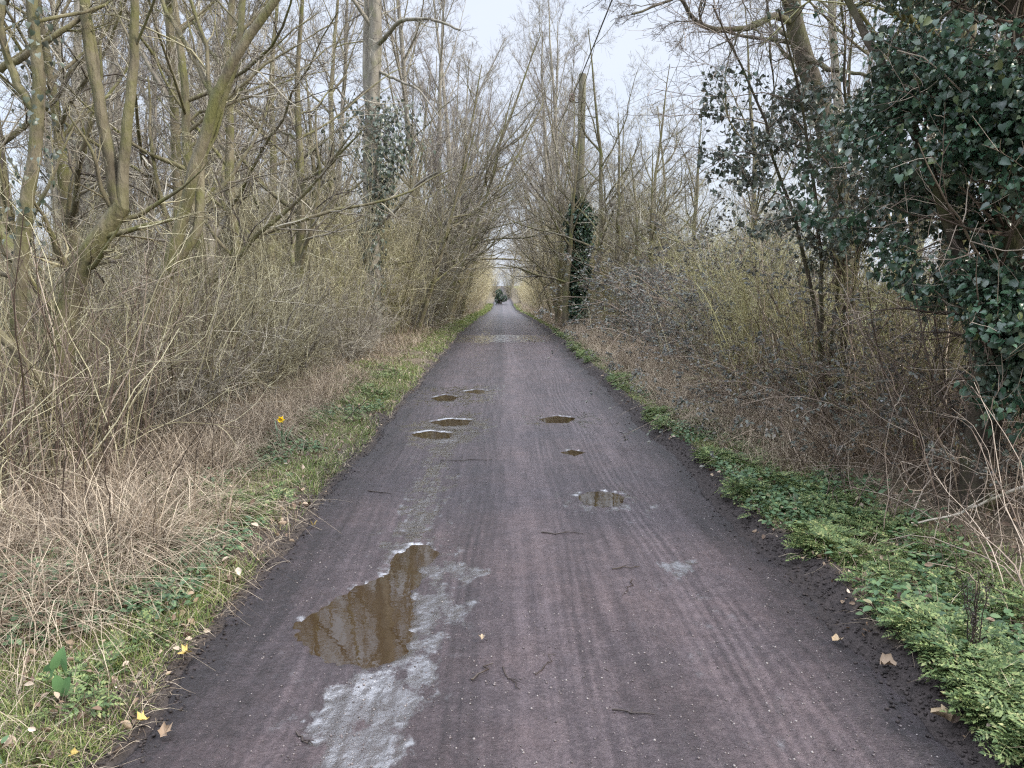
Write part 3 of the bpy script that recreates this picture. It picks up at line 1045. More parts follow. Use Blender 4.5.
# the same turf a step nearer than the photograph shows
n = 16000
Yv = RNG.uniform(-0.6, 2.3, n)
x = np.where(RNG.uniform(0, 1, n) < 0.6, edge_l(Yv) - 0.06 - RNG.beta(1.1, 1.4, n) * 1.5, edge_r(Yv) + 0.2 + RNG.beta(1.1, 1.4, n) * 1.2)
blades("grass", M['grass_green'], x, Yv, RNG.uniform(0.025, 0.085, n), 0.0024 * RNG.uniform(0.7, 1.5, n), 0.55, 0.35, RNG)
n = 6000
Yv = RNG.uniform(-0.6, 2.5, n)
x = edge_l(Yv) - 0.7 - RNG.beta(1.1, 1.4, n) * 1.9
blades("dead_grass", M['grass_dead'], x, Yv, RNG.uniform(0.2, 0.6, n), RNG.uniform(0.0025, 0.006, n), 0.55, 0.8, RNG, 7)

# dead straw: left bank tussocks, hedge foot on both sides
n = 26000
Yc = ysample(RNG, 900, 2.4, 10.5, 1.0)
xc = edge_l(Yc) - 0.42 - 0.45 * sstep(4.6, 6.6, Yc) - 0.55 * (1 - sstep(2.9, 3.4, Yc)) - RNG.beta(1.05, 1.5, 900) * (1.9 - 0.75 * sstep(5.0, 6.5, Yc))
ci = np.minimum((RNG.uniform(0, 1, n) ** 2.2 * 900).astype(int), 899)
x = xc[ci] + RNG.normal(0, 0.055, n)
Yv = Yc[ci] + RNG.normal(0, 0.065, n)
ok = (edge_l(Yv) - x) > 0.30
x, Yv = x[ok], Yv[ok]
clen = 0.24 + 0.66 * RNG.uniform(0, 1, 900) ** 1.3
blades("dead_grass", M['grass_dead'], x, Yv, clen[ci][ok] * RNG.uniform(0.6, 1.25, len(x)), RNG.uniform(0.0025, 0.006, len(x)), 0.5, 0.85, RNG, 7)
n = 46000
Yv = ysample(RNG, n, 6, 105, 1.2)
sd = RNG.uniform(0, 1, n) < 0.45
x = np.where(sd, edge_l(Yv) - 0.75 - RNG.beta(1.1, 1.6, n) * (0.8 + 0.8 * sstep(10, 16, Yv)), edge_r(Yv) + 0.40 + RNG.beta(1.3, 1.4, n) * 1.25)
ok = fbm(x * 1.2, Yv * 0.9, 151, 3) > 0.40
x, Yv = x[ok], Yv[ok]
blades("dead_grass", M['grass_dead'], x, Yv, RNG.uniform(0.14, 0.50, len(x)), np.clip(0.0028 * (1 + 0.09 * Yv), 0, 0.02), 0.5, 0.5, RNG, 5)
n = 26000          # tall straw bank between the lane and the right hedge
Yv = ysample(RNG, n, 6.2, 48, 1.1)
x = edge_r(Yv) + 0.34 + RNG.beta(1.3, 1.3, n) * 1.25
ok = fbm(x * 1.5, Yv * 1.1, 157, 3) > 0.36 + 0.25 * (1 - sstep(6, 9, Yv))
x, Yv = x[ok], Yv[ok]
blades("dead_grass", M['grass_dead'], x, Yv, RNG.uniform(0.18, 0.60, len(x)), np.clip(0.0024 * (1 + 0.09 * Yv), 0, 0.012), 0.42, 0.6, RNG, 6)
n = 34000          # flattened bits lying among the green
Yv = ysample(RNG, n, 2.2, 30, 1.2)
sd = RNG.uniform(0, 1, n) < 0.6
x = np.where(sd, edge_l(Yv) - 0.02 - RNG.beta(1.1, 1.3, n) * 1.6, edge_r(Yv) + 0.15 + RNG.beta(1.2, 1.2, n) * 1.8)
blades("dead_grass", M['grass_dead'], x, Yv, RNG.uniform(0.05, 0.20, len(x)), np.clip(0.0022 * (1 + 0.08 * Yv), 0, 0.02), 1.25, 0.5, RNG, 4)


def clump_leaves(name, mat, tmpl, x, Yv, per, h0, h1, s0, s1, rng, up=0.25, lean=0.9):
    K = len(x)
    z = groundz(x, Yv)
    idx = np.repeat(np.arange(K), per)
    N = len(idx)
    az = rng.uniform(0, 6.283, N)
    out = np.stack([np.cos(az), np.sin(az), np.zeros(N)], -1)
    rr = rng.uniform(0.0, 0.06, N)[:, None]
    pos = np.stack([x[idx], Yv[idx], z[idx] + rng.uniform(h0, h1, N)], -1) + out * rr
    tip = out * lean + np.array([0, 0, 1.0]) * rng.normal(up, 0.3, N)[:, None]
    nrm = np.array([0, 0, 1.0]) + out * -0.15 + rng.normal(size=(N, 3)) * 0.28
    o = MB().leaves(tmpl, pos, tip, nrm, rng.uniform(s0, s1, N)).build(name, mat, smooth=False)
    return tag(o, kind="stuff")


# feathery green herbs: a band on the right, patches on the left
n = 4200
Yv = ysample(RNG, n, 2.3, 26, 1.05)
x = edge_r(Yv) + 0.14 + RNG.beta(1.1, 1.8, n) * (0.80 - 0.25 * sstep(6, 10, Yv))
keep = fbm(x * 2.6, Yv * 2.0, 161, 4) > 0.57 + 0.04 * RNG.uniform(-1, 1, n)
clump_leaves("ground_cover", M['green_herb'], FROND, x[keep], Yv[keep], 9, 0.0, 0.07, 0.045, 0.12, RNG)
n = 1500
Yv = ysample(RNG, n, 2.3, 14, 1.0)
x = edge_l(Yv) - 0.22 - RNG.beta(1.2, 1.7, n) * 1.15
keep = fbm(x * 2.2, Yv * 1.5, 163, 3) > 0.52
clump_leaves("ground_cover", M['green_herb'], FROND, x[keep], Yv[keep], 7, 0.0, 0.05, 0.05, 0.11, RNG)
# ivy, nettle and ground-elder leaves close to the soil
n = 2600
Yv = ysample(RNG, n, 2.2, 10, 1.0)
x = edge_l(Yv) - 0.20 - RNG.beta(1.1, 1.6, n) * 1.25
keep = fbm(x * 1.8, Yv * 1.4, 171, 3) > 0.57
clump_leaves("ground_cover", M['green_nettle'], LEAF_OVAL, x[keep], Yv[keep], 8, 0.0, 0.07, 0.018, 0.05, RNG, 0.1)
n = 2800
Yv = ysample(RNG, n, 2.2, 14, 1.0)
x = edge_r(Yv) + 0.17 + RNG.beta(1.1, 1.6, n) * 1.05
keep = fbm(x * 2.0, Yv * 1.6, 173, 4) > 0.52 + 0.04 * RNG.uniform(-1, 1, n)
clump_leaves("ground_cover", M['green_nettle'], LEAF_OVAL, x[keep], Yv[keep], 8, 0.0, 0.08, 0.02, 0.055, RNG, 0.1)
n = 700
Yv = RNG.uniform(-0.6, 2.3, n)
x = edge_r(Yv) + 0.16 + RNG.beta(1.1, 1.5, n) * 1.1
keep = fbm(x * 2.6, Yv * 2.0, 161, 4) > 0.5
clump_leaves("ground_cover", M['green_herb'], FROND, x[keep], Yv[keep], 9, 0.0, 0.07, 0.045, 0.12, RNG)
# fallen leaves among it
n = 11000
Yv = ysample(RNG, n, 2.2, 30, 1.1)
sd = RNG.uniform(0, 1, n) < 0.5
x = np.where(sd, edge_l(Yv) - 0.02 - RNG.beta(1.1, 1.2, n) * 2.2, edge_r(Yv) + 0.05 + RNG.beta(1.15, 1.1, n) * 2.6)
az = RNG.uniform(0, 6.283, n)
pos = np.stack([x, Yv, groundz(x, Yv) + 0.004 + 0.075 * RNG.uniform(0, 1, n) ** 2], -1)
pos[:, 2] = np.where((x > edge_l(Yv)) & (x < edge_r(Yv)), zlane(Yv) + 0.002, pos[:, 2])
tip = np.stack([np.cos(az), np.sin(az), RNG.normal(0, 0.45, n)], -1)
tag(MB().leaves(LEAF_DEAD, pos, tip, np.array([0, 0, 1.0]) + RNG.normal(size=(n, 3)) * 0.8, 0.010 + 0.04 * RNG.uniform(0, 1, n) ** 2).build("leaf_litter", M['litter'], smooth=False), kind="stuff")


def pebble_tmpl(seed):
    r = np.random.default_rng(seed)
    v = np.array([(1, 0, 0), (0.3, 0.9, 0), (-0.8, 0.6, 0), (-0.8, -0.6, 0), (0.3, -0.9, 0), (0.1, 0.05, 0.7), (0, 0, -0.6)]) * r.uniform(0.75, 1.2, (7, 1))
    f = [(i, (i + 1) % 5, 5) for i in range(5)] + [((i + 1) % 5, i, 6) for i in range(5)]
    return v, [np.array(f)]


# grit on the lane, crumbs of black mud along its edges
n = 9000
Yv = ysample(RNG, n, 2.1, 13, 1.2)
x = RNG.uniform(ROAD_L + 0.15, ROAD_R - 0.1, n)
keep = (fbm(x * 1.1, Yv * 0.8, 181, 3) + 0.18 * sstep(0.2, 1.2, x)) > 0.5 + 0.12 * RNG.uniform(-1, 1, n)
x, Yv = x[keep], Yv[keep]
sdist = pud_sdf(x, Yv)
x, Yv = x[sdist > 0.08], Yv[sdist > 0.08]
az = RNG.uniform(0, 6.283, len(x))
tag(MB().leaves(pebble_tmpl(3), np.stack([x, Yv, roadz(x, Yv) + 0.001], -1), np.stack([np.cos(az), np.sin(az), np.zeros(len(x))], -1), np.tile([0, 0, 1.0], (len(x), 1)), 0.002 + 0.0055 * RNG.uniform(0, 1, len(x)) ** 3).build("gravel", M['stone'], smooth=False), kind="stuff")
n = 11000
Yv = ysample(RNG, n, 2.1, 26, 1.15)
sd = RNG.uniform(0, 1, n) < 0.36
x = np.where(sd, edge_l(Yv) + RNG.normal(-0.03, 0.06, n), edge_r(Yv) + RNG.normal(0.10, 0.08, n))
zz = np.where((x > edge_l(Yv)) & (x < edge_r(Yv)), roadz(x, Yv), groundz(x, Yv))
az = RNG.uniform(0, 6.283, n)
tag(MB().leaves(pebble_tmpl(5), np.stack([x, Yv, zz + 0.004], -1), np.stack([np.cos(az), np.sin(az), RNG.normal(0, 0.3, n)], -1), np.array([0, 0, 1.0]) + RNG.normal(size=(n, 3)) * 0.3, 0.002 + 0.010 * RNG.uniform(0, 1, n) ** 4).build("mud_crumbs", M['clod'], smooth=False), kind="stuff")

# tangled undergrowth at the hedge foot
def tangle(name, mat, x, Yv, length, rad, up, rng, lean=0.7, bend=-0.08, n=7):
    K = len(x)
    az = rng.uniform(0, 6.283, K)
    tl = np.abs(rng.normal(0, lean, K))
    d = np.stack([np.sin(tl) * np.cos(az), np.sin(tl) * np.sin(az), np.cos(tl)], -1)
    p = np.zeros((K, n, 3))
    p[:, 0] = np.stack([x, Yv, groundz(x, Yv) - 0.02], -1)
    for k in range(1, n):
        d = unit(d + rng.normal(size=(K, 3)) * 0.14 + np.array([0, 0, bend * k / 3 + up]))
        p[:, k] = p[:, k - 1] + d * (length / (n - 1))[:, None]
    R = rad[:, None] * np.linspace(1, 0.35, n)[None]
    mb = MB().tubes(p, R, 3)
    l2 = spawn(rng, p, R, 4, 0.2, 1.0, 0.7, 0.3, 0.42, 0.3, 6, 0.2, 0.0, 0.65, 0.0018)
    mb.tubes(*l2, 3)
    l3 = spawn(rng, *l2, 1, 0.1, 1.0, 0.7, 0.3, 0.5, 0.3, 4, 0.2, 0.0, 0.7, 0.0015)
    mb.tubes(*l3, 3)
    return tag(mb.build(name, mat), kind="stuff")


n = 900
Yv = ysample(RNG, n, 4.2, 26, 1.1)
x = edge_l(Yv) - 1.75 - RNG.beta(1.1, 1.3, n) * 2.2
tangle("undergrowth", M['twig_tan'], x, Yv, RNG.uniform(0.5, 1.6, n), RNG.uniform(0.0025, 0.008, n), 0.03, RNG, 0.45)
n = 260
Yv = ysample(RNG, n, 5.0, 13, 1.0)
x = edge_l(Yv) - 1.5 - RNG.beta(1.2, 1.4, n) * 1.6
tangle("undergrowth", M['twig_tan'], x, Yv, RNG.uniform(0.9, 2.5, n), RNG.uniform(0.004, 0.009, n), 0.03, RNG, 0.16, 0.0, 9)
n = 200
Yv = ysample(RNG, n, 4.8, 9, 1.0)
x = edge_l(Yv) - 1.45 - RNG.beta(1.2, 1.4, n) * 1.6
tangle("undergrowth", M['twig_brown'], x, Yv, RNG.uniform(0.7, 2.2, n), RNG.uniform(0.004, 0.010, n), 0.03, RNG, 0.18, 0.0, 9)
n = 200
Yv = ysample(RNG, n, 4.6, 10, 1.0)
x = edge_r(Yv) + 1.25 + RNG.beta(1.2, 1.4, n) * 1.5
tangle("undergrowth", M['twig_brown'], x, Yv, RNG.uniform(0.8, 2.0, n), RNG.uniform(0.004, 0.010, n), 0.03, RNG, 0.2, 0.0, 9)
n = 480
Yv = ysample(RNG, n, 3.1, 9.5, 1.0)
x = edge_r(Yv) + 0.70 + RNG.beta(1.1, 1.2, n) * 2.1
tangle("undergrowth", M['twig_brown'], x, Yv, RNG.uniform(0.35, 1.2, n), RNG.uniform(0.0025, 0.0065, n), 0.0, RNG, 0.7)
n = 520
Yv = ysample(RNG, n, 8, 60, 1.1)
x = edge_r(Yv) + 1.0 + RNG.beta(1.1, 1.3, n) * 2.0
tangle("undergrowth", M['twig_tan'], x, Yv, RNG.uniform(0.5, 1.5, n), RNG.uniform(0.003, 0.008, n), 0.02, RNG, 0.5)
n = 700
Yv = ysample(RNG, n, 24, 100, 1.1)
x = edge_l(Yv) - 0.9 - RNG.beta(1.1, 1.3, n) * 2.2
tangle("undergrowth", M['twig_tan'], x, Yv, RNG.uniform(0.6, 1.8, n), RNG.uniform(0.005, 0.012, n), 0.02, RNG, 0.4)

# ------------------------------------------------------------------ prototypes


class Kind:
    """One prototype; the first placement moves it, later ones copy it with its parts."""

    def __init__(self, name, cat, parts):
        self.root = thing(name, name, cat)
        for pn, mb, mat in parts:
            mb.build(pn, mat, self.root)
        self.used = False

    def put(self, x, y, rz, s, label, group, z=None, sz=None):
        if not self.used:
            o, self.used = self.root, True
            o["label"], o["group"] = label, group
        else:
            o = dup(self.root, label, group)
        o.location = (x, y, float(groundz(x, y)) if z is None else z)
        o.rotation_euler = (0, 0, rz)
        o.scale = (s, s, sz or s)
        return o


hazel = []
for sd_, h_, mt in ((1, 4.6, 'twig_tan'), (2, 4.0, 'twig_olive'), (3, 5.2, 'twig_tan'), (4, 3.6, 'twig_olive')):
    st, tw, _ = proto_shrub(sd_, h_, 15, 0.26, 'hazel')
    hazel.append(Kind("hazel_shrub", "shrub", [("stems", st, M['bark_mossy']), ("crown", tw, M[mt])]))
stem_hazel = []
for sd_, h_, mt in ((5, 3.4, 'twig_tan'), (6, 3.0, 'twig_olive'), (7, 3.8, 'twig_tan')):
    st, tw, _ = proto_shrub(sd_, h_, 30, 0.30, 'whips')
    stem_hazel.append(Kind("hazel_shrub", "shrub", [("stems", st, M[mt]), ("crown", tw, M[mt])]))
olive_hazel = []
for sd_, h_ in ((8, 3.4), (9, 3.0)):
    st, tw, _ = proto_shrub(sd_, h_, 22, 0.28, 'whips')
    olive_hazel.append(Kind("hazel_shrub", "shrub", [("stems", st, M['stem_olive']), ("crown", tw, M['twig_olive'])]))
thorn = []
for sd_, h_, mt in ((11, 3.0, 'twig_grey'), (12, 3.6, 'twig_grey'), (13, 2.6, 'twig_tan'), (14, 3.2, 'twig_grey')):
    st, tw, _ = proto_shrub(sd_, h_, 11, 0.42, 'thorn')
    thorn.append(Kind("thorn_shrub", "shrub", [("stems", st, M['bark_grey']), ("crown", tw, M[mt])]))
bramble = []
for sd_, h_ in ((21, 2.0), (22, 2.4), (23, 1.7)):
    st, tw, lf = proto_shrub(sd_, h_, 22, 0.5, 'bramble')
    bramble.append(Kind("bramble_bush", "bramble", [("canes", st, M['twig_brown']), ("crown", tw, M['twig_brown']), ("leaves", lf, M['bramble_leaf'])]))
pale_hazel = []
for sd_, h_ in ((31, 5.4), (32, 4.6)):
    st, tw, _ = proto_shrub(sd_, h_, 16, 0.24, 'hazel')
    pale_hazel.append(Kind("hazel_shrub", "shrub", [("stems", st, M['bark_pale']), ("crown", tw, M['twig_pale'])]))
poplar = []
for sd_, h_ in ((41, 18), (42, 20), (43, 16)):
    tr, cr = proto_tree(sd_, h_, 0.19, 20, 1.0, 'poplar')
    poplar.append(Kind("poplar_tree", "tree", [("trunk", tr, M['bark_grey']), ("crown", cr, M['twig_mauve'])]))
broad = []
for sd_, h_ in ((51, 9), (52, 11), (53, 8)):
    tr, cr = proto_tree(sd_, h_, 0.12, 15, 0.9, 'broad')
    broad.append(Kind("bare_tree", "tree", [("trunk", tr, M['bark_mossy']), ("crown", cr, M['twig_grey'])]))

R_ = random.Random(5)
# hedge rows: what stands where, zone by zone along the lane
ZL = [(0, 11, "among the mossy forked trees on the left"), (11, 19.5, "between the mossy forked trees and the tall grey trunk"), (19.5, 34, "just beyond the tall grey trunk on the left"), (34, 62, "far down the left side of the lane"), (62, 130, "at the far end of the left hedge")]
ZR = [(0, 9, "beside the ivy tree on the right"), (9, 18, "on the right between oak and ivy clad pole"), (18, 27.5, "just in front of the ivy clad pole"), (27.5, 60, "beyond the ivy clad pole on the right"), (60, 130, "at the far end of the right hedge")]


def zone(y, Z):
    for a, b, t in Z:
        if a <= y < b:
            return t
    return Z[-1][2]


def put_shrub(kinds, what, x, y, s, Z, row):
    lab = f"{what}, {'front' if row == 0 else 'back'} row, {zone(y, Z)}"
    k = kinds[R_.randrange(len(kinds))]
    k.put(x, y, R_.uniform(0, 6.28), s, lab, lab)


for side, Z in ((-1, ZL), (1, ZR)):
    for row in (0, 1):
        y = (7.2 if side < 0 else 6.3) + 0.5 * row
        while y < 108:
            if side < 0:
                x = float(edge_l(y)) - 2.15 - row * 1.25 + R_.uniform(-0.35, 0.35) + 0.85 * float(sstep(15, 34, y))
            else:
                x = float(edge_r(y)) + 1.75 + row * 1.25 + R_.uniform(-0.35, 0.35) - 0.35 * float(sstep(15, 34, y))
            if side > 0 and 56 < y < 100:
                y += 0.6
            u = R_.random()
            sc = R_.uniform(0.75, 1.15) * ((0.62 + 0.38 * float(sstep(10, 24, y))) if side < 0 else (0.58 + 0.42 * float(sstep(9, 22, y))))
            if y > 36:
                if side > 0 and 54 < y < 100:
                    sc *= 0.55
                if u < 0.9:
                    put_shrub(pale_hazel, "pale straw hazel", x, y, sc * 1.05, Z, row)
                else:
                    put_shrub(hazel, "olive brown hazel", x, y, sc * 1.05, Z, row)
            elif side < 0:
                if u < 0.62:
                    put_shrub(stem_hazel if y < 15 else hazel, "olive brown hazel", x, y, sc * (1.25 if y < 15 else 1), Z, row)
                else:
                    put_shrub(thorn, "twiggy grey thorn", x, y, sc, Z, row)
            else:
                if 13 < y < 27:
                    x += 1.3
                if u < (0.74 if y < 18 else 0.5) or y > 26:
                    put_shrub(olive_hazel if y < 18 else hazel, "olive brown hazel", x, y, sc * (1.15 if y < 18 else 0.9), Z, row)
                elif u < 0.9:
                    put_shrub(thorn, "twiggy grey thorn", x, y, sc * 0.85, Z, row)
                else:
                    put_shrub(bramble, "leafy bramble", x, y, sc * 1.1, Z, row)
            y += (0.50 + 0.025 * y) * R_.uniform(0.8, 1.25) * (1.15 if row else 1)
y = 7.4
while y < 17:               # crooked thorns filling the thicket's front on the left
    thorn[R_.randrange(4)].put(float(edge_l(y)) - 1.55 - R_.uniform(0, 0.5), y, R_.uniform(0, 6.28), R_.uniform(0.5, 0.75), "low crooked thorn at the front of the left thicket behind the straw", "low thorns at the front of the left thicket")
    y += R_.uniform(0.6, 1.1)
# brambles in front of the right-hand hedge
for (px, py, s) in ((700, 410, 0.9), (742, 425, 0.9), (790, 448, 0.85), (835, 470, 0.8), (880, 492, 0.75), (665, 385, 0.9), (640, 368, 1.0), (915, 520, 0.55)):
    p = gnd(px, py)
    bramble[R_.randrange(3)].put(p[0] + 0.6, p[1], R_.uniform(0, 6.28), s, "low leafy bramble spilling over the right verge", "brambles spilling over the right verge")

# tall pale trees rising beyond the hedges: (pixel x of trunk, depth, scale)
TP = [(466, 0, 1.05), (452, 0, 1.0), (440, 0, 0.9), (427, 0, 0.85), (476, 0, 1.05), (535, 56, 1.05), (541, 50, 1.05), (546, 0, 1.0), (556, 0, 0.95), (568, 0, 0.8), (461, 70, 1.05)]
for i, (px, yv, s) in enumerate(TP):
    lab = "tall pale poplar left of the lane's vanishing point" if px < 500 else "tall pale poplar right of the lane's vanishing point"
    yv = min(150, max(yv, (2.75 if px < VPX else 3.1) * FPX / max(1, abs(px - VPX))))
    poplar[i % 3].put((px - VPX) / FPX * yv, yv, R_.uniform(0, 6.28), s, lab, lab)
TB_ = [(296, 13.5, 0.85), (250, 11.5, 0.8), (325, 20, 0.9), (215, 9.6, 0.75), (345, 24, 1.1), (392, 25, 1.0), (270, 19, 1.1), (180, 13, 1.0), (90, 12, 1.0), (30, 11, 1.0), (425, 30, 0.85), (448, 36, 0.75),
       (640, 21, 0.55), (622, 29, 0.7), (606, 36, 0.85), (600, 46, 1.0), (655, 27, 0.8), (692, 25, 0.85), (668, 33, 1.0), (745, 15, 0.6), (570, 55, 0.95), (905, 9.5, 0.8), (560, 34, 0.6)]
for i, (px, yv, s) in enumerate(TB_):
    if px < 260:
        lab = "bare grey tree standing behind the mossy forked trees"
    elif px < 372:
        lab = "bare grey tree left of the tall grey trunk"
    elif px < 500:
        lab = "bare grey tree between tall grey trunk and vanishing point"
    elif px < 630:
        lab = "bare grey tree around and beyond the ivy clad pole"
    else:
        lab = "bare grey tree between ivy clad pole and ivy tree"
    broad[i % 3].put((px - VPX) / FPX * yv, yv, R_.uniform(0, 6.28), s, lab, lab)


for i in range(16):          # trees arching in over the lane from both hedges
    yv = 24 + i * 2.2 + R_.uniform(-1, 1)
    sgn = -1 if (i % 2 or yv > 56 or yv < 33) else 1
    xv = (float(edge_l(yv)) - R_.uniform(0.9, 2.0)) if sgn < 0 else (float(edge_r(yv)) + R_.uniform(0.9, 2.0))
    if abs(xv - 2.66) < 0.8 and abs(yv - 27) < 3:
        xv += 1.6
    lab = "bare tree arching over the lane from the left hedge" if sgn < 0 else "bare tree arching over the lane from the right hedge"
    o = broad[i % 3].put(xv, yv, R_.uniform(0, 6.28), R_.uniform(0.7, 1.2), lab, lab)
    o.rotation_mode = 'ZYX'
    o.rotation_euler = (0, -sgn * math.radians(R_.uniform(4, 22)), o.rotation_euler[2])


for (xv, yv, sc_) in ((3.9, 20.5, 0.6), (3.0, 25.1, 0.85), (2.15, 26.6, 0.95), (3.5, 23.4, 0.7), (2.6, 28.8, 0.9), (2.1, 29.5, 0.75), (3.0, 31.5, 0.85)):
    broad[R_.randrange(3)].put(xv, yv, R_.uniform(0, 6.28), sc_, "bare twiggy tree crowding the ivy clad pole", "trees crowding the ivy clad pole")
for (px, yv, s_) in ((612, 13.2, 1.35), (640, 16.5, 1.7), (668, 14.0, 1.5), (610, 20.5, 1.7), (690, 11.8, 1.3), (655, 19.5, 1.8)):
    bramble[R_.randrange(3)].put(max(3.7, (px - VPX) / FPX * yv), yv, R_.uniform(0, 6.28), s_, "tall grey purple bramble mound right of the ivy clad pole", "tall bramble mounds right of the ivy clad pole")


# the wood and hedges farther off, as one mass
def gn_scatter(name, protos, pts, rot, scl):
    """Instances of some meshes on points (only for the far-off mass nobody could count)."""
    me = bpy.data.meshes.new(name)
    me.vertices.add(len(pts))
    me.vertices.foreach_set("co", np.asarray(pts, dtype=np.float32).ravel())
    a = me.attributes.new("rz", 'FLOAT', 'POINT')
    a.data.foreach_set("value", np.asarray(rot, dtype=np.float32))
    a = me.attributes.new("sc", 'FLOAT', 'POINT')
    a.data.foreach_set("value", np.asarray(scl, dtype=np.float32))
    o = bpy.data.objects.new(name, me)
    COL.objects.link(o)
    ng = bpy.data.node_groups.new(name, 'GeometryNodeTree')
    ng.interface.new_socket("Geometry", in_out='INPUT', socket_type='NodeSocketGeometry')
    ng.interface.new_socket("Geometry", in_out='OUTPUT', socket_type='NodeSocketGeometry')
    gi = ng.nodes.new("NodeGroupInput")
    go = ng.nodes.new("NodeGroupOutput")
    g2i = ng.nodes.new("GeometryNodeGeometryToInstance")
    for p in protos:
        oi = ng.nodes.new("GeometryNodeObjectInfo")
        oi.inputs["Object"].default_value = p
        oi.inputs["As Instance"].default_value = True
        ng.links.new(oi.outputs["Geometry"], g2i.inputs[0])
    iop = ng.nodes.new("GeometryNodeInstanceOnPoints")
    ng.links.new(gi.outputs[0], iop.inputs["Points"])
    ng.links.new(g2i.outputs[0], iop.inputs["Instance"])
    na = ng.nodes.new("GeometryNodeInputNamedAttribute")
    na.data_type = 'FLOAT'
    na.inputs["Name"].default_value = "rz"
    cx = ng.nodes.new("ShaderNodeCombineXYZ")
    ng.links.new(na.outputs[0], cx.inputs["Z"])
    ng.links.new(cx.outputs[0], iop.inputs["Rotation"])
    nb = ng.nodes.new("GeometryNodeInputNamedAttribute")
    nb.data_type = 'FLOAT'
    nb.inputs["Name"].default_value = "sc"
    cs = ng.nodes.new("ShaderNodeCombineXYZ")
    for k in range(3):
        ng.links.new(nb.outputs[0], cs.inputs[k])
    ng.links.new(cs.outputs[0], iop.inputs["Scale"])
    ng.links.new(iop.outputs[0], go.inputs[0])
    md = o.modifiers.new("scatter", 'NODES')
    md.node_group = ng
    return tag(o, kind="stuff")


def hidden_proto(mbs):
    """Meshes joined into an object that is not linked to the scene, only instanced."""
    me = MB()
    mats = []
    o = None
    for mb, mat in mbs:
        pass
    return o


def merged(parts):
    """parts: (MB, material) -> unlinked object with two materials."""
    mb = MB()
    cut = []
    for b, mt in parts:
        off = mb.n
        mb.V += b.V
        mb.F3 += [f + off for f in b.F3]
        mb.F4 += [f + off for f in b.F4]
        mb.n += b.n
        cut.append(sum(len(f) for f in b.F4))
    me = mb.mesh("wood_piece")
    ids = np.concatenate([np.full(c, i, dtype=np.int32) for i, c in enumerate(cut)])
    for _, mt in parts:
        me.materials.append(mt)
    me.polygons.foreach_set("material_index", ids)
    return bpy.data.objects.new("wood_piece", me)


st1, tw1, _ = proto_shrub(61, 5.0, 14, 0.3, 'hazel')
st2, tw2, _ = proto_shrub(62, 4.0, 12, 0.42, 'thorn')
tr1, cr1 = proto_tree(63, 11, 0.14, 16, 0.95, 'broad')
tr2, cr2 = proto_tree(64, 17, 0.19, 18, 1.0, 'poplar')
wood = [merged([(st1, M['bark_mossy']), (tw1, M['twig_tan'])]), merged([(st2, M['bark_grey']), (tw2, M['twig_grey'])]),
        merged([(tr1, M['bark_grey']), (cr1, M['twig_grey'])]), merged([(tr2, M['bark_grey']), (cr2, M['twig_mauve'])])]


def wood_pts(n, x0, x1, y0, y1, rng):
    x = rng.uniform(x0, x1, n)
    y = rng.uniform(y0, y1, n)
    return np.stack([x, y, groundz(x, y)], -1)


W_RNG = np.random.default_rng(17)
shr = np.concatenate([wood_pts(80, -11, -5.2, 7, 60, W_RNG), wood_pts(18, 7.5, 12, 10, 60, W_RNG), wood_pts(24, -22, -12, 60, 120, W_RNG), wood_pts(10, 8, 16, 100, 120, W_RNG),
                      wood_pts(70, -60, -11, 30, 110, W_RNG), wood_pts(60, 45, 90, 35, 110, W_RNG), wood_pts(60, -20, 20, 128, 160, W_RNG)])
gn_scatter("far_wood", wood[:2], shr, W_RNG.uniform(0, 6.28, len(shr)), W_RNG.uniform(0.8, 1.3, len(shr)) * (0.45 + 0.55 * sstep(10, 34, shr[:, 1])))
trs = np.concatenate([wood_pts(15, -18, -6, 14, 60, W_RNG), wood_pts(4, 9, 16, 18, 32, W_RNG), wood_pts(10, -26, -14, 60, 120, W_RNG), wood_pts(8, 5, 18, 98, 120, W_RNG),
                      wood_pts(34, -70, -18, 30, 120, W_RNG), wood_pts(26, 45, 90, 40, 120, W_RNG), wood_pts(16, -24, 24, 135, 175, W_RNG)])
gn_scatter("far_wood", wood[2:], trs, W_RNG.uniform(0, 6.28, len(trs)), W_RNG.uniform(0.75, 1.15, len(trs)))

# ------------------------------------------------------------------ the near trees, one by one


def near_tree(name, label, cat, base, stems, bark, twig, seed, lvl, tlow=0.5):
    """stems: (points, r0, r1); lvl = branching settings."""
    rng = np.random.default_rng(seed)
    root = thing(name, label, cat, base)
    b = np.asarray(base, dtype=float)
    tr, cr = MB(), MB()
    for si, (pts, r0, r1) in enumerate(stems):
        P, R = poly_to_tube(np.asarray(pts) - b, r0, r1, 22, 0.8, 0.006, rng)
        rough_trunk(tr, P, R, 11, rng, 0.10)
        c1, len1, c2, c3, c4, wob, up = lvl
        l1 = spawn(rng, P, R, c1, tlow if si == 0 else 0.2, 1.0, 0.8, 0.28, len1, 0.45, 10, wob, up, 0.42, 0.004, endr=0.1)
        l2 = spawn(rng, *l1, c2, 0.1, 1.0, 0.75, 0.28, 0.45, 0.4, 7, wob * 1.1, up * 0.7, 0.5, 0.0028)
        l3 = spawn(rng, *l2, c3, 0.1, 1.0, 0.75, 0.3, 0.45, 0.4, 5, wob * 1.2, up * 0.5, 0.6, 0.0020)
        l4 = spawn(rng, *l3, c4, 0.1, 1.0, 0.75, 0.3, 0.5, 0.3, 4, wob * 1.2, 0.01, 0.65, 0.0016)
        tr.tubes(*l1, 6)
        for L, sd in ((l2, 4), (l3, 3), (l4, 3)):
            cr.tubes(*L, sd)
    tr.build("trunk", bark, root)
    cr.build("crown", twig, root)
    return root


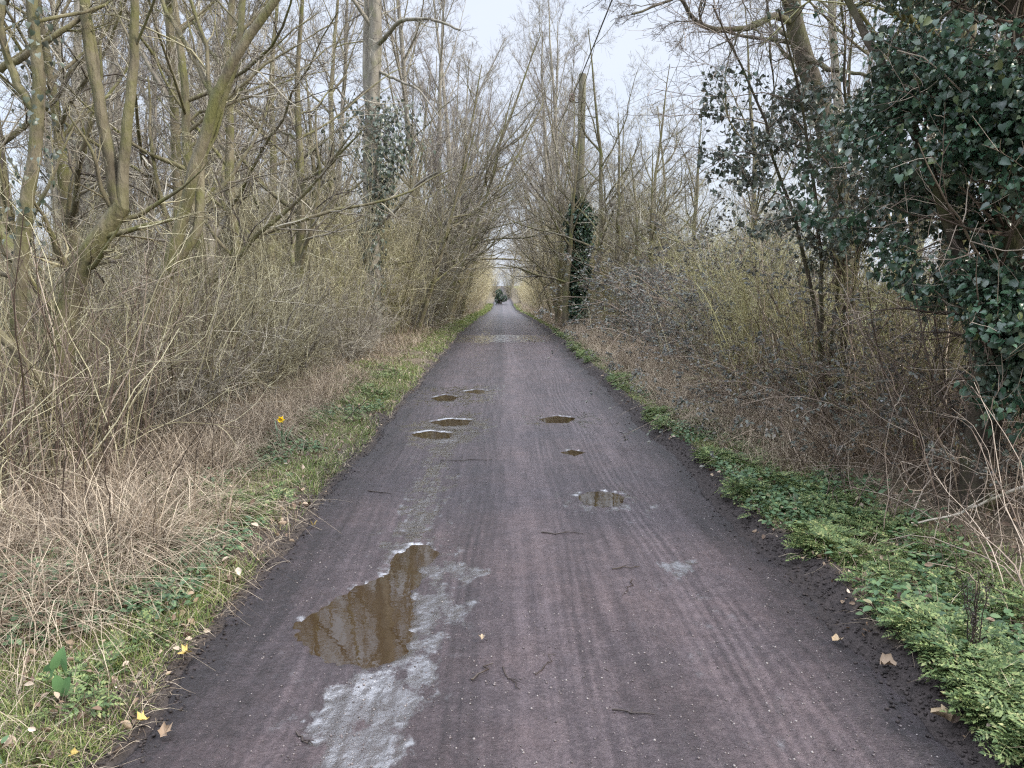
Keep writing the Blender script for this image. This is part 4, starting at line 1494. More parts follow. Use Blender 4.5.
def px_line(pts):
    return [at(*p) for p in pts]


YA = 6.6
bA = gnd(66, 452)
bA = np.array([at(66, 452, YA)[0], YA, float(groundz(at(66, 452, YA)[0], YA))])
near_tree("forked_tree", "old mossy forked tree with two upright stems from a leaning trunk", "tree", bA, [
    ([bA - (0, 0, 0.3)] + px_line([(66, 420, YA), (60, 380, YA), (63, 320, YA), (78, 265, YA), (102, 232, YA), (122, 205, YA)]), 0.125, 0.075),
    (px_line([(120, 212, YA), (110, 165, YA), (100, 110, YA), (90, 55, YA), (84, 0, YA), (82, -120, YA + .3), (76, -280, YA + .6)]), 0.055, 0.02),
    (px_line([(122, 210, YA), (122, 160, YA), (130, 110, YA), (134, 55, YA), (134, 0, YA), (140, -120, YA - .2), (150, -300, YA - .3)]), 0.052, 0.02),
    (px_line([(58, 385, YA), (44, 320, YA + .1), (18, 262, YA + .3), (-20, 200, YA + .5), (-60, 120, YA + .6)]), 0.085, 0.04),
], M['bark_mossy'], M['twig_tan'], 201, (7, 0.55, 6, 5, 3, 0.13, 0.04))
YB = 7.4
bB = np.array([at(126, 425, YB)[0], YB, float(groundz(at(126, 425, YB)[0], YB))])
near_tree("leaning_tree", "slender mossy tree leaning towards the lane beside the forked tree", "tree", bB, [
    ([bB - (0, 0, 0.3)] + px_line([(130, 372, YB), (148, 322, YB), (160, 285, YB), (180, 240, YB), (190, 175, YB), (212, 105, YB), (238, 45, YB), (275, 0, YB), (330, -70, YB), (400, -160, YB + .2)]), 0.085, 0.025),
    (px_line([(162, 282, YB), (182, 250, YB), (206, 232, YB), (198, 195, YB + .1), (196, 170, YB + .2), (220, 110, YB + .3), (243, 40, YB + .3), (244, -40, YB + .4), (250, -150, YB + .6)]), 0.05, 0.02),
    (px_line([(215, 100, YB), (195, 60, YB + .2), (160, 0, YB + .4), (140, -80, YB + .6)]), 0.03, 0.012),
], M['bark_mossy'], M['twig_tan'], 212, (5, 0.42, 6, 5, 3, 0.15, 0.03))
YC = 6.2
bC = np.array([at(14, 470, YC)[0], YC, float(groundz(at(14, 470, YC)[0], YC))])
rC = near_tree("ivied_tree", "mossy tree with climbing ivy patches at the picture's left edge", "tree", bC, [
    ([bC - (0, 0, 0.3)] + px_line([(16, 380, YC), (18, 280, YC), (28, 200, YC), (42, 130, YC), (38, 60, YC), (30, 0, YC), (20, -120, YC), (10, -260, YC)]), 0.075, 0.03),
    (px_line([(40, 120, YC), (15, 80, YC), (2, 40, YC), (0, -40, YC)]), 0.035, 0.02),
    (px_line([(0, 70, YC + .3), (40, 45, YC + .3), (75, 22, YC + .4), (110, 0, YC + .5), (150, -40, YC + .6)]), 0.03, 0.015),
], M['bark_mossy'], M['twig_tan'], 203, (7, 0.5, 6, 5, 3, 0.14, 0.03))
rg = np.random.default_rng(204)
N = 170
ts = rg.uniform(0, 1, N)
line = np.array(px_line([(22, 250, YC), (30, 200, YC), (42, 130, YC), (38, 60, YC), (30, 0, YC)])) - bC
cp = np.stack([np.interp(ts, np.linspace(0, 1, 5), line[:, k]) for k in range(3)], -1)
az = rg.uniform(0, 6.283, N)
out = np.stack([np.cos(az), np.sin(az), rg.normal(0, 0.25, N)], -1)
MB().leaves(LEAF_IVY, cp + out * rg.uniform(0.05, 0.20, (N, 1)), out * 0.4 + np.array([0, 0, -0.8]) + rg.normal(size=(N, 3)) * 0.3, out + rg.normal(size=(N, 3)) * 0.4, rg.uniform(0.025, 0.055, N)).build("ivy", M['ivy_leaf_grey'], rC)

# mossy fallen branch at the left edge
q0 = np.array([at(-30, 305, 5.9), at(2, 335, 5.9), at(30, 365, 5.95), at(52, 400, 6.1), at(62, 430, 6.3), at(66, 470, 6.5)])
P, R = poly_to_tube(q0 - q0[-1], 0.035, 0.05, 16, 1, 0.006, np.random.default_rng(4))
o = rough_trunk(MB(), P, R, 8, np.random.default_rng(5), 0.1).build("fallen_branch", M['bark_mossy'])
o.location = q0[-1]
tag(o, "pale mossy broken branch slanting down at the left edge", "branch")

YG = 19.0
bG = np.array([at(371, 352, YG)[0], YG, float(groundz(at(371, 352, YG)[0], YG))])
rG = near_tree("grey_tree", "tall straight grey trunked tree rising above the left hedge", "tree", bG, [
    ([bG - (0, 0, 0.3)] + px_line([(372, 300, YG), (371, 220, YG), (370, 160, YG), (372, 110, YG), (376, 60, YG), (375, 0, YG), (374, -120, YG), (372, -260, YG)]), 0.225, 0.11),
    (px_line([(371, 130, YG), (366, 70, YG + .2), (367, 0, YG + .3), (360, -140, YG + .5)]), 0.11, 0.05),
    (px_line([(374, 230, YG), (400, 205, YG - .6), (420, 182, YG - 1.0), (438, 172, YG - 1.3)]), 0.06, 0.02),
    (px_line([(378, 45, YG), (400, 20, YG - 1), (430, 18, YG - 2), (460, 30, YG - 2.6)]), 0.06, 0.02),
    (px_line([(376, 70, YG), (420, 90, YG - .6), (440, 118, YG - 1)]), 0.04, 0.012),
], M['bark_grey'], M['twig_grey'], 205, (8, 0.42, 6, 5, 3, 0.13, 0.03))
N = 2600
ts = rg.uniform(0, 1, N)
line = np.array(px_line([(372, 330, YG), (371, 230, YG), (385, 160, YG), (376, 105, YG)])) - bG
cp = np.stack([np.interp(ts, np.linspace(0, 1, 4), line[:, k]) for k in range(3)], -1)
az = rg.uniform(0, 6.283, N)
out = np.stack([np.cos(az), np.sin(az), rg.normal(0, 0.3, N)], -1)
MB().leaves(LEAF_IVY, cp + out * np.abs(rg.normal(0.2, 0.35, (N, 1))) * (0.25 + 1.1 * sstep(0.45, 0.8, ts)[:, None]) + out * 0.14, out * 0.4 + np.array([0, 0, -0.8]) + rg.normal(size=(N, 3)) * 0.3, out + rg.normal(size=(N, 3)) * 0.4, rg.uniform(0.06, 0.11, N)).build("ivy", M['ivy_leaf_grey'], rG)

# oak behind the ivy on the right, its gnarled limbs over the lane
YO = 9.0
bO = np.array([at(850, 440, YO)[0], YO, float(groundz(at(850, 440, YO)[0], YO))])
rO = near_tree("oak_tree", "gnarled bare oak whose crooked limbs spread over the lane at upper right", "tree", bO, [
    ([bO - (0, 0, 0.3)] + px_line([(848, 330, YO), (842, 230, YO), (832, 140, YO), (815, 90, YO), (797, 45, YO), (790, 0, YO), (785, -120, YO), (770, -260, YO)]), 0.16, 0.07),
    (px_line([(795, 25, YO), (772, 12, YO - .2), (760, 26, YO - .3), (742, 30, YO - .4), (705, 30, YO - .5), (692, 18, YO - .5), (682, -2, YO - .6), (660, -30, YO - .6), (640, -30, YO - .7)]), 0.042, 0.014),
    (px_line([(790, -60, YO), (740, -40, YO - .4), (690, -10, YO - .8), (655, 6, YO - 1.0), (632, 14, YO - 1.1)]), 0.038, 0.010),
    (px_line([(802, 55, YO), (830, 70, YO - .4), (862, 74, YO - .6), (900, 84, YO - .8)]), 0.036, 0.012),
    (px_line([(788, -100, YO), (850, -140, YO + .3), (930, -160, YO + .5)]), 0.07, 0.02),
], M['bark_oak'], M['twig_mauve'], 206, (13, 0.42, 8, 7, 3, 0.24, 0.0))

# ------------------------------------------------------------------ ivy tree at the right edge
bI = gnd(985, 520)
bI = np.array([3.02, 4.75, float(groundz(3.02, 4.75))])
rI = thing("ivy_tree", "tree smothered in glossy dark green ivy at the right edge", "tree", bI)
rg = np.random.default_rng(301)
tr = MB()
for pts, r0, r1 in (([(0, 0, -0.3), (0.02, 0.0, 0.5), (0.08, 0.02, 1.2), (0.14, 0.05, 2.2), (0.1, 0.1, 3.4), (0.0, 0.1, 5.2)], 0.115, 0.06),
                    ([(0.05, 0.02, 0.9), (-0.25, 0.1, 1.9), (-0.55, 0.3, 2.7), (-0.8, 0.6, 3.4)], 0.05, 0.02),
                    ([(0.1, 0.03, 1.6), (0.4, -0.15, 2.3), (0.6, -0.3, 3.2)], 0.05, 0.02)):
    P, R = poly_to_tube(pts, r0, r1, 18, 0.8, 0.01, rg)
    rough_trunk(tr, P, R, 10, rg, 0.12)
tr.build("trunk", M['bark_dark'], rI)


def ivy_cloud(ell, N, thr, rng, seed):
    """Points through lumpy ellipsoids (crowding to the outside) with gaps."""
    ps, outs = [], []
    for (cx, cy, cz, rx, ry, rz, wgt) in ell:
        n = int(N * wgt)
        d = unit(rng.normal(size=(n, 3)))
        r = rng.uniform(0.45, 1.05, n) ** 0.6
        lump = 0.7 + 0.6 * fbm(np.arctan2(d[:, 1], d[:, 0]) * 1.6 + seed, d[:, 2] * 2.4, seed, 3)
        p = np.array([cx, cy, cz]) + d * (r * lump)[:, None] * np.array([rx, ry, rz])
        k = fbm(p[:, 0] * 2.6 + p[:, 1] * 1.7, p[:, 2] * 2.6 - p[:, 1] * 1.3, seed + 7, 3) > thr
        ps.append(p[k])
        outs.append(d[k])
    return np.concatenate(ps), np.concatenate(outs)


def ivy_leaves(p, out, rng, s0, s1):
    n = len(p)
    tip = out * 0.45 + np.array([0, 0, -0.55]) + rng.normal(size=(n, 3)) * 0.6
    nrm = out * 0.5 + np.array([0, 0, 0.75]) + rng.normal(size=(n, 3)) * 0.6
    return MB().leaves(LEAF_IVY, p, tip, nrm, s0 + (s1 - s0) * rng.uniform(0, 1, n) ** 1.4)


ELL = [(3.25, 4.55, 2.15, 0.55, 0.6, 0.95, 1.0), (3.5, 4.75, 1.35, 0.42, 0.5, 0.45, 0.45), (3.1, 4.7, 3.1, 0.8, 0.8, 0.8, 1.1), (2.75, 5.0, 2.55, 0.5, 0.6, 0.5, 0.45), (3.3, 4.6, 1.0, 0.34, 0.4, 0.5, 0.3), (2.88, 4.45, 1.35, 0.22, 0.25, 0.55, 0.18), (2.78, 4.95, 1.85, 0.36, 0.4, 0.42, 0.14), (2.5, 5.6, 2.4, 0.5, 0.5, 0.5, 0.14),
       (3.7, 4.9, 2.4, 0.6, 0.7, 1.3, 0.7), (2.9, 5.2, 4.0, 1.0, 1.0, 0.7, 0.8)]
p, out = ivy_cloud(ELL, 16500, 0.525, rg, 11)
ivy_leaves(p - bI, out, rg, 0.018, 0.058).build("ivy", M['ivy_leaf'], rI)
# inner twigs
P, R = [], []
src = np.array([[(0.05, 0, 0.8 + k * 0.3), (0.05, 0.02, 0.9 + k * 0.3)] for k in range(13)])
l1 = spawn(rg, src, np.full((13, 2), 0.03), 9, 0, 1, 1.2, 0.3, 1, 0, 9, 0.14, 0.03, 0.4, 0.004, abslen=0.95)
l2 = spawn(rg, *l1, 6, 0.2, 1, 0.8, 0.3, 0.5, 0.3, 6, 0.15, 0.0, 0.6, 0.0025)
l3 = spawn(rg, *l2, 4, 0.2, 1, 0.8, 0.3, 0.5, 0.3, 4, 0.15, 0.0, 0.6, 0.002)
tw = MB()
for L in (l1, l2, l3):
    tw.tubes(*L, 4)
tw.build("branches", M['twig_brown'], rI)

# looser grey-green ivy on the branches towards the oak
bJ = np.array([3.25, 7.4, float(groundz(3.25, 7.4))])
rJ = thing("ivied_thorn", "straggling thorn with loose grey green ivy leaves in front of the oak", "tree", bJ)
tr = MB()
stems = []
for k, (dx, dy, h_) in enumerate(((-0.9, -0.8, 3.6), (-0.3, -0.5, 4.0), (0.3, -0.3, 3.6), (-1.2, 0.0, 3.9), (0.1, 0.4, 4.4))):
    P, R = poly_to_tube([(0.1 * k - 0.2, 0, -0.3), (dx * 0.25, dy * 0.2, h_ * 0.35), (dx * 0.6, dy * 0.6, h_ * 0.7), (dx * 1.1, dy, h_)], 0.026, 0.008, 16, 1, 0.015, rg)
    stems.append((P, R))
    tr.tubes(P, R, 7)
tr.build("trunk", M['bark_dark'], rJ)
P = np.concatenate([s_[0] for s_ in stems])
R = np.concatenate([s_[1] for s_ in stems])
l1 = spawn(rg, P, R, 12, 0.25, 1, 0.9, 0.3, 0.32, 0.3, 9, 0.16, -0.01, 0.5, 0.004)
l2 = spawn(rg, *l1, 7, 0.15, 1, 0.8, 0.3, 0.5, 0.3, 6, 0.18, -0.01, 0.6, 0.0026)
l3 = spawn(rg, *l2, 5, 0.15, 1, 0.8, 0.3, 0.5, 0.3, 4, 0.18, 0.0, 0.6, 0.002)
tw = MB()
for L in (l1, l2, l3):
    tw.tubes(*L, 4)
tw.build("crown", M['twig_brown'], rJ)
src = l2[0]
N = 17000
i = rg.integers(0, len(src), N)
k = rg.integers(1, src.shape[1], N)
pp = src[i, k] + rg.normal(size=(N, 3)) * 0.03
keep = (fbm(pp[:, 0] * 1.7, pp[:, 2] * 1.7, 33, 3) > 0.37) & (pp[:, 2] > 1.2) & (pp[:, 2] < 3.2) & ((pp[:, 0] + bJ[0]) / (pp[:, 1] + bJ[1]) > 0.25)
pp = pp[keep]
ivy_leaves(pp, unit(rg.normal(size=(len(pp), 3))), rg, 0.022, 0.055).build("ivy", M['ivy_leaf_grey'], rJ)

# second ivy-hung tree higher up behind the first (top right)
bK = np.array([3.9, 6.6, float(groundz(3.9, 6.6))])
rK = thing("ivied_tree", "olive ivy hung tree filling the top right behind the glossy ivy", "tree", bK)
tr = MB()
P, R = poly_to_tube([(0, 0, -0.3), (-0.05, 0, 1.5), (-0.1, -0.1, 3.2), (-0.3, -0.2, 5.0), (-0.4, -0.2, 7.0)], 0.13, 0.05, 18, 0.8, 0.015, rg)
rough_trunk(tr, P, R, 10, rg, 0.1)
tr.build("trunk", M['bark_mossy'], rK)
l1 = spawn(rg, P, R, 34, 0.35, 0.98, 1.0, 0.3, 0.28, 0.3, 9, 0.14, -0.01, 0.4, 0.005)
l2 = spawn(rg, *l1, 7, 0.15, 1, 0.8, 0.3, 0.45, 0.3, 6, 0.15, -0.03, 0.6, 0.0026)
l3 = spawn(rg, *l2, 5, 0.15, 1, 0.8, 0.3, 0.5, 0.3, 4, 0.15, -0.03, 0.6, 0.002)
tw = MB()
for L in (l1, l2, l3):
    tw.tubes(*L, 4)
tw.build("crown", M['twig_olive'], rK)
src = l2[0]
N = 11000
i = rg.integers(0, len(src), N)
k = rg.integers(1, src.shape[1], N)
pp = src[i, k] + rg.normal(size=(N, 3)) * 0.04
pp = pp[(pp[:, 2] > 2.2) & (fbm(pp[:, 0] * 1.7, pp[:, 2] * 1.7, 35, 3) > 0.36)]
ivy_leaves(pp, unit(rg.normal(size=(len(pp), 3))), rg, 0.025, 0.06).build("ivy", M['ivy_leaf'], rK)

# ------------------------------------------------------------------ utility pole, its cable, ivy round its foot
YP = 27.0
xP = (578 - VPX) / FPX * YP
zP = float(groundz(xP, YP))
rP = thing("utility_pole", "weathered wooden utility pole standing in the right hedge", "pole", (xP, YP, zP))
hP = at(580, 74, YP)[2] - zP
P, R = poly_to_tube([(0, 0, -0.4), (0.02, 0, hP * 0.5), (0.06, 0, hP)], 0.16, 0.12, 12)
pm = MB().tubes(P, R, 16)
top = P[0, -1]
a = np.arange(16) * 2 * math.pi / 16
pm.add(np.concatenate([[top + (0, 0, 0.04)], top + np.stack([0.12 * np.cos(a), 0.12 * np.sin(a), np.zeros(16)], -1)]), [(0, 1 + i, 1 + (i + 1) % 16) for i in range(16)])
pm.build("shaft", M['wood_pole'], rP)


def lathe(prof, n=14):
    prof = np.array(prof, dtype=float)
    a_ = np.arange(n) * 2 * math.pi / n
    v_ = np.stack([prof[:, 0:1] * np.cos(a_)[None], prof[:, 0:1] * np.sin(a_)[None], np.repeat(prof[:, 1:2], n, 1)], -1).reshape(-1, 3)
    f_ = [(k * n + i, k * n + (i + 1) % n, (k + 1) * n + (i + 1) % n, (k + 1) * n + i) for k in range(len(prof) - 1) for i in range(n)]
    return v_, f_


zi = at(570, 98, YP)[2] - zP
v_, f_ = lathe([(0.001, -0.14), (0.07, -0.13), (0.10, -0.05), (0.06, 0.0), (0.10, 0.05), (0.07, 0.13), (0.02, 0.16), (0.001, 0.16)])
ins = MB().add(v_ + np.array([-0.30, -0.02, zi]), f_).build("insulator", M['porcelain'], rP)
P, R = poly_to_tube([(-0.02, 0, zi - 0.12), (-0.2, -0.01, zi - 0.16), (-0.30, -0.02, zi - 0.10)], 0.02, 0.02, 8)
MB().tubes(P, R, 6).build("bracket", M['cable'], rP)
rg = np.random.default_rng(401)
rV = thing("ivy_column", "dark ivy column wrapped round the foot of the utility pole", "ivy", (xP, YP, zP))
N = 7500
zz = rg.uniform(0, 1, N)
hI = at(578, 200, YP)[2] - zP
az = rg.uniform(0, 6.283, N)
prof = np.interp(zz, [0, 0.15, 0.5, 0.8, 0.92, 1.0], [0.21, 0.23, 0.25, 0.38, 0.32, 0.10]) * (0.35 + 1.3 * fbm(az * 1.5, zz * 11, 3, 3)) * (0.75 + 0.5 * rg.uniform(0, 1, N))
out = np.stack([np.cos(az), np.sin(az), rg.normal(0.05, 0.25, N)], -1)
pp = np.stack([np.cos(az) * prof, np.sin(az) * prof, zz * hI * (0.93 + 0.14 * fbm(az * 1.2, zz * 0 + 3, 5, 2))], -1) + rg.normal(size=(N, 3)) * 0.04
ivy_leaves(pp, unit(out), rg, 0.07, 0.12).build("leaves", M['ivy_leaf'], rV)
st = np.stack([np.stack([0.17 * np.cos(t_ + np.linspace(0, 1.2, 12)), 0.17 * np.sin(t_ + np.linspace(0, 1.2, 12)), np.linspace(-0.1, hI * 0.95, 12)], -1) for t_ in (0.2, 1.5, 2.9, 4.2, 5.3)])
MB().tubes(st, np.full((5, 12), 0.022), 6).build("stems", M['bark_dark'], rV)

c0 = np.array([xP - 0.30, YP - 0.02, zP + zi])
c1 = at(612, 0, 16.0)
dirc = (c1 - c0) / (c0[1] - c1[1])
cl = []
for yv in np.linspace(0, 55, 40):
    sag = -0.0009 * yv * (55 - yv) + 0.0009 * (yv / 11) * 11 * 44
    cl.append(c0 + dirc * yv + (0, 0, -0.0009 * yv * (55 - yv) + 0.0009 * 44 * yv))
cl = np.array(cl)
o = MB().tubes((cl - c0)[None], np.full((1, 40), 0.016), 8).build("overhead_cable", M['cable'])
o.location = c0
tag(o, "black overhead cable running from the pole up over the lane", "cable")

# ------------------------------------------------------------------ the dark bush at the lane's end
bB_ = np.array([-0.25, 108.0, float(groundz(-0.3, 108))])
rB = thing("evergreen_bush", "small dark evergreen bush at the far end of the lane", "bush", bB_)
p, out = ivy_cloud([(0.2, 0, 1.5, 1.0, 0.9, 0.9, 0.8), (-0.3, 0.1, 2.2, 0.7, 0.7, 0.7, 0.4), (0.9, 0.1, 1.1, 0.7, 0.7, 0.6, 0.4), (-0.7, 0, 0.9, 0.5, 0.5, 0.7, 0.3)], 1500, 0.38, rg, 51)
MB().leaves(LEAF_OVAL, p, out + rg.normal(size=(len(p), 3)) * 0.4, rg.normal(size=(len(p), 3)) + (0, 0, 0.5), rg.uniform(0.12, 0.26, len(p))).build("leaves", M['ivy_leaf'], rB)
rB.scale = (0.6, 0.6, 0.72)
src = np.array([[(0.15 * k, 0, -0.2), (0.18 * k, 0.05, 0.4)] for k in (-3, -2, -1, 0, 1, 2)])
l1 = spawn(rg, src, np.full((6, 2), 0.06), 5, 0, 1, 0.4, 0.2, 1, 0, 7, 0.1, 0.05, 0.8, 0.02, abslen=1.4)
tw = MB().tubes(src, np.full((6, 2), 0.07), 6)
tw.tubes(*l1, 5)
tw.build("stems", M['bark_dark'], rB)

# ------------------------------------------------------------------ small things on the ground
def lay_leaf(px, py, size, mat, label, tmpl=LEAF_MAPLE, seed=0):
    r = np.random.default_rng(int(px * 7 + py))
    p = gnd(px, py)
    inroad = float(edge_l(p[1])) < p[0] < float(edge_r(p[1]))
    z = float(roadz(np.array([p[0]]), np.array([p[1]]))[0]) if inroad else float(groundz(p[0], p[1])) + 0.02
    az = r.uniform(0, 6.28)
    tv = tmpl[0].copy()
    tv[:, 0] *= r.uniform(0.55, 0.8)
    tv[1:, :2] += r.normal(size=(len(tv) - 1, 2)) * 0.05
    tv[1:, 2] += 0.55 * np.abs(tv[1:, 0]) + r.normal(size=len(tv) - 1) * 0.10
    tmpl = (tv, tmpl[1])
    o = MB().leaves(tmpl, np.zeros((1, 3)), np.array([[math.cos(az), math.sin(az), 0.12]]), np.array([[0.1, -0.25, 1.0]]) + r.normal(size=(1, 3)) * 0.15, np.array([size])).build("fallen_leaf", mat, smooth=False)
    o.location = (p[0], p[1], z + 0.012)
    tag(o, label, "leaf", "fallen leaves on the lane and its edges")


for a_ in [
    (148, 727, 0.055, M['leaf_yellow'], "bright yellow fallen leaf lowest on the left road edge"),
    (190, 660, 0.055, M['leaf_yellow'], "yellow and cream fallen leaf on left road edge above the lowest one"),
    (312, 527, 0.065, M['leaf_yellow'], "cream yellow fallen leaf alone on the dark left margin of the lane"),
    (482, 643, 0.035, M['leaf_tan'], "tiny tan leaf alone in mid lane right of the large puddle"),
    (839, 642, 0.06, M['leaf_tan'], "pale tan leaf on the black mud of the right edge, uppermost of three"),
    (951, 729, 0.07, M['leaf_tan'], "ochre leaf lying lowest on the black mud of the right edge"),
    (880, 672, 0.06, M['litter'], "grey brown leaf midway down the black mud of the right edge"),
    (70, 765, 0.035, M['leaf_yellow'], "yellow leaf among green ground cover in the bottom left corner"),
    (160, 742, 0.06, M['litter'], "dull brown leaf just below the bright yellow leaf"),
]:
    lay_leaf(*a_)


def lay_twig(pa, pb, r, label, fork=True):
    p0, p1 = gnd(*pa), gnd(*pb)
    rr = np.random.default_rng(int(pa[0] * 3 + pa[1]))
    mid = (p0 + p1) / 2
    pts = np.array([p0 + (p1 - p0) * t for t in np.linspace(0, 1, 7)])
    pts[1:-1, :2] += rr.normal(size=(5, 2)) * 0.012
    pts[:, 2] = roadz(pts[:, 0], pts[:, 1]) + r * 1.6
    b0 = pts[0].copy()
    mb = MB().tubes((pts - b0)[None], (r * np.linspace(1, 0.5, 7))[None], 6)
    if fork:
        e = pts[3] + (p1 - p0) * 0.25 + np.array([rr.normal() * 0.03, rr.normal() * 0.03, 0])
        e[2] = pts[3][2] + 0.01
        mb.tubes((np.array([pts[3], (pts[3] + e) / 2 + (0, 0, 0.004), e]) - b0)[None], (r * np.array([0.6, 0.45, 0.25]))[None], 5)
    o = mb.build("fallen_twig", M['wet_twig'])
    o.location = b0
    tag(o, label, "twig", "twigs lying on the lane")


for a_ in [
    ((471, 681), (493, 665), 0.005, "thick short dark twig slanting in mid lane below the tiny tan leaf", False),
    ((503, 668), (520, 690), 0.003, "thin dark twig just right of the thick short one"),
    ((541, 533), (583, 534), 0.0045, "long straight twig lying across the middle of the lane"),
    ((535, 675), (556, 655), 0.0025, "thin curved twig in mid lane right of the thick short one"),
    ((612, 710), (655, 716), 0.004, "forked twig in the foreground right of mid lane"),
    ((612, 568), (640, 564), 0.004, "dark twig below the small sharp edged puddle"),
    ((368, 491), (392, 494), 0.004, "dark twig lying across the left margin of the lane"),
    ((632, 578), (622, 596), 0.003, "fine bent twig in the right half of the lane"),
    ((296, 730), (312, 740), 0.004, "bent twig left of the shiny wet mud in the foreground"),
    ((440, 459), (492, 460), 0.004, "long thin twig across the lane beyond the tyre stripes"),
]:
    lay_twig(*a_)

# a pale dead branch lying through the brambles under the ivy tree
q0 = np.array([at(918, 523, 4.3), at(950, 516, 4.25), at(985, 503, 4.2), at(1015, 489, 4.1), at(1050, 478, 4.0)])
P, R = poly_to_tube(q0 - q0[0], 0.006, 0.011, 14, 1, 0.004, np.random.default_rng(61))
mb = MB().tubes(P, R, 7)
mb.tubes(*spawn(np.random.default_rng(62), P, R, 4, 0.1, 0.8, 0.6, 0.2, 0.35, 0.2, 6, 0.1, 0.0, 0.6, 0.0015), 4)
o = mb.build("fallen_branch", M['bark_pale'])
o.location = q0[0]
tag(o, "thin pale dead branch lying across the brambles below the ivy tree", "branch")

# daffodil by the left hedge
pD = gnd(283, 447)
rD = thing("daffodil", "single yellow daffodil flowering at the left hedge foot", "flower", pD)
hD = at(283, 419, pD[1])[2] - pD[2]
P, R = poly_to_tube([(0, 0, 0), (0.01, -0.01, hD * 0.6), (0.0, -0.03, hD)], 0.004, 0.003, 8)
MB().tubes(P, R, 6).build("stem", M['daff_green'], rD)
hp = P[0, -1]
fl = MB()
for k in range(6):
    a = k * math.pi / 3
    fl.leaves(LEAF_OVAL, hp[None], np.array([[math.cos(a), -0.25, math.sin(a)]]), np.array([[0, -1.0, 0.0]]), np.array([0.036]))
v_, f_ = lathe([(0.008, 0), (0.014, 0.012), (0.016, 0.024), (0.021, 0.03)], 10)
fl.add(np.stack([v_[:, 0], -v_[:, 2], v_[:, 1]], -1) + hp, f_)
fl.build("flower", M['petal'], rD, smooth=False)
rr = np.random.default_rng(8)
for k in range(9):
    az = rr.uniform(0, 6.28)
    L = rr.uniform(0.18, 0.30)
    t = np.linspace(0, 1, 6)
    pts = np.stack([np.cos(az) * (0.03 + 0.10 * t ** 2) + rr.normal() * 0.03, np.sin(az) * (0.03 + 0.10 * t ** 2), L * t * (1 - 0.15 * t)], -1)
    MB().strips(pts[None], (0.011 * np.array([0.7, 1, 1, 0.9, 0.7, 0.2]))[None], np.array([[-math.sin(az), math.cos(az), 0.1]])).build("leaf", M['daff_green'], rD)

# lords-and-ladies leaves on the left verge
ARROW = fan_leaf([(0, 0.05), (0.14, -0.12), (0.36, -0.24), (0.46, 0.0), (0.42, 0.38), (0.24, 0.75), (0, 1.0), (-0.24, 0.75), (-0.42, 0.38), (-0.46, 0.0), (-0.36, -0.24), (-0.14, -0.12)], 0.30, 0.30)
pA = gnd(66, 694)
rA = thing("arum_plant", "arrow shaped bright green leaves standing on the left verge", "plant", pA)
for (px, py, s, tx) in ((61, 662, 0.068, 0.15), (64, 676, 0.072, -0.1), (50, 668, 0.045, 0.5)):
    t0 = at(px, py + 3, pA[1] - 0.10) - pA
    MB().leaves(ARROW, t0[None], np.array([[tx, -0.15, 0.85 if py < 675 else -0.75]]), np.array([[0.12, -0.9, 0.5]]), np.array([s])).build("leaf", M['arum_green'], rA)
    P, R = poly_to_tube([(0, 0, -0.01), t0 * 0.5 + (0, 0.02, 0), t0], 0.0028, 0.0018, 7)
    MB().tubes(P, R, 5).build("leaf_stalk", M['arum_green'], rA)

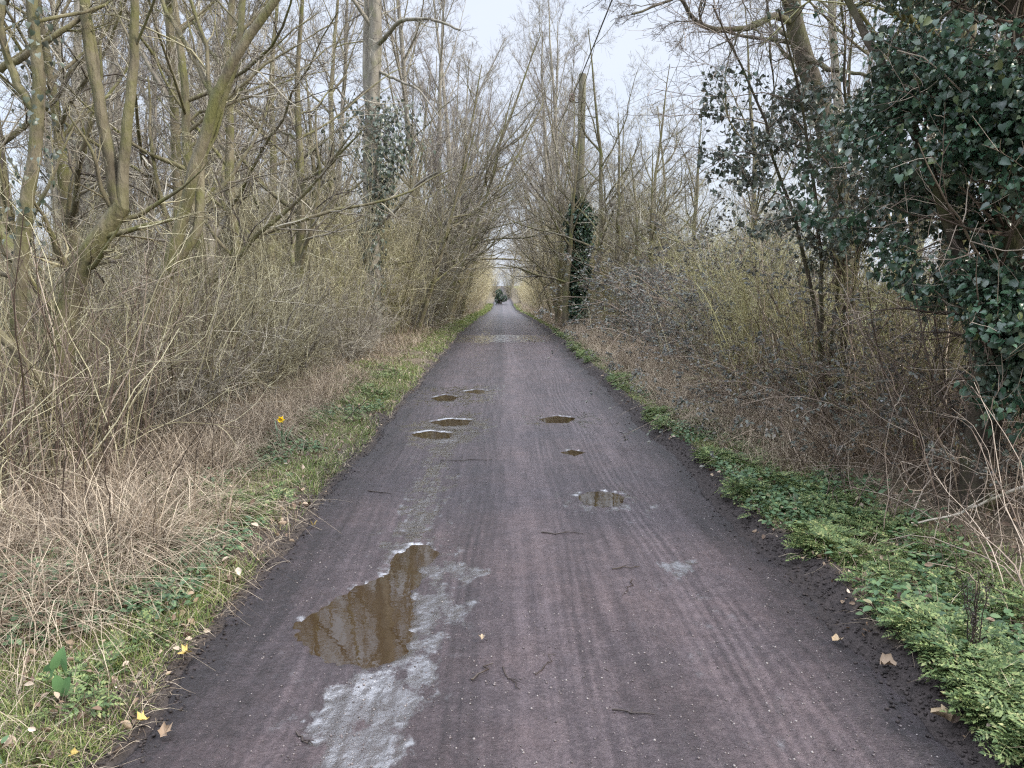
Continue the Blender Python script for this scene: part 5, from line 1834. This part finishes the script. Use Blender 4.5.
# dead dock stalk on the right verge
pK = gnd(972, 664)
rK2 = thing("dock_plant", "dark brown dead dock stalk standing on the right verge", "plant", pK)
hK = at(975, 560, pK[1])[2] - pK[2]
rr = np.random.default_rng(9)
st, sd_mb = MB(), MB()
for k in range(6):
    dx = rr.normal() * 0.035
    hh = hK * rr.uniform(0.65, 1.0)
    P, R = poly_to_tube([(dx * 0.2, 0, -0.02), (dx * 0.6, rr.normal() * 0.01, hh * 0.5), (dx * 1.4, rr.normal() * 0.02, hh)], 0.0035, 0.0016, 10, 1, 0.003, rr)
    st.tubes(P, R, 5)
    l1 = spawn(rr, P, R, 5, 0.3, 0.95, 0.5, 0.2, 0.25, 0.3, 4, 0.1, 0.1, 0.6, 0.001)
    st.tubes(*l1, 3)
    src = np.concatenate([l1[0].reshape(-1, 3), P[0, 4:]])
    n = 110
    pp = src[rr.integers(0, len(src), n)] + rr.normal(size=(n, 3)) * 0.007
    sd_mb.leaves(LEAF_OVAL, pp, rr.normal(size=(n, 3)), rr.normal(size=(n, 3)), rr.uniform(0.005, 0.010, n))
st.build("stalk", M['wet_twig'], rK2)
sd_mb.build("seed_head", M['wet_twig'], rK2)

# thin dark canes standing up out of the straw on the left
CANES = [
    ((62, 545), (66, 436), "upright dark cane nearest the left edge of the straw bank"), ((92, 520), (86, 434), "upright dark cane second from the left edge"),
    ((128, 500), (162, 444), "dark cane leaning right in front of the leaning tree"), ((150, 512), (200, 430), "long dark cane leaning right over the straw"),
    ((192, 498), (198, 440), "short upright dark cane at the straw bank's right end"), ((207, 492), (214, 432), "last upright dark cane before the green verge"),
    ((335, 428), (384, 386), "dark bramble cane arching right beyond the daffodil"), ((118, 560), (104, 470), "dark cane leaning left in the middle of the straw"),
]
for (pa, pb, lab) in CANES:
    p0 = gnd(*pa)
    p1 = at(pb[0], pb[1], p0[1] - 0.05)
    rr = np.random.default_rng(int(pa[0]))
    P, R = poly_to_tube(np.array([(0, 0, -0.05), (p1 - p0) * 0.5 + (rr.normal() * 0.02, 0.02, 0.01), p1 - p0, (p1 - p0) * 1.35 + (rr.normal() * 0.04, 0, 0.0)]), 0.0048, 0.0015, 12, 1, 0.004, rr)
    mb = MB().tubes(P, R, 5)
    mb.tubes(*spawn(rr, P, R, 5, 0.35, 0.98, 0.6, 0.2, 0.28, 0.2, 5, 0.1, 0.03, 0.6, 0.0012), 3)
    o = mb.build("dead_cane", M['wet_twig'])
    o.location = p0
    tag(o, lab, "cane", "dead canes on the left bank")
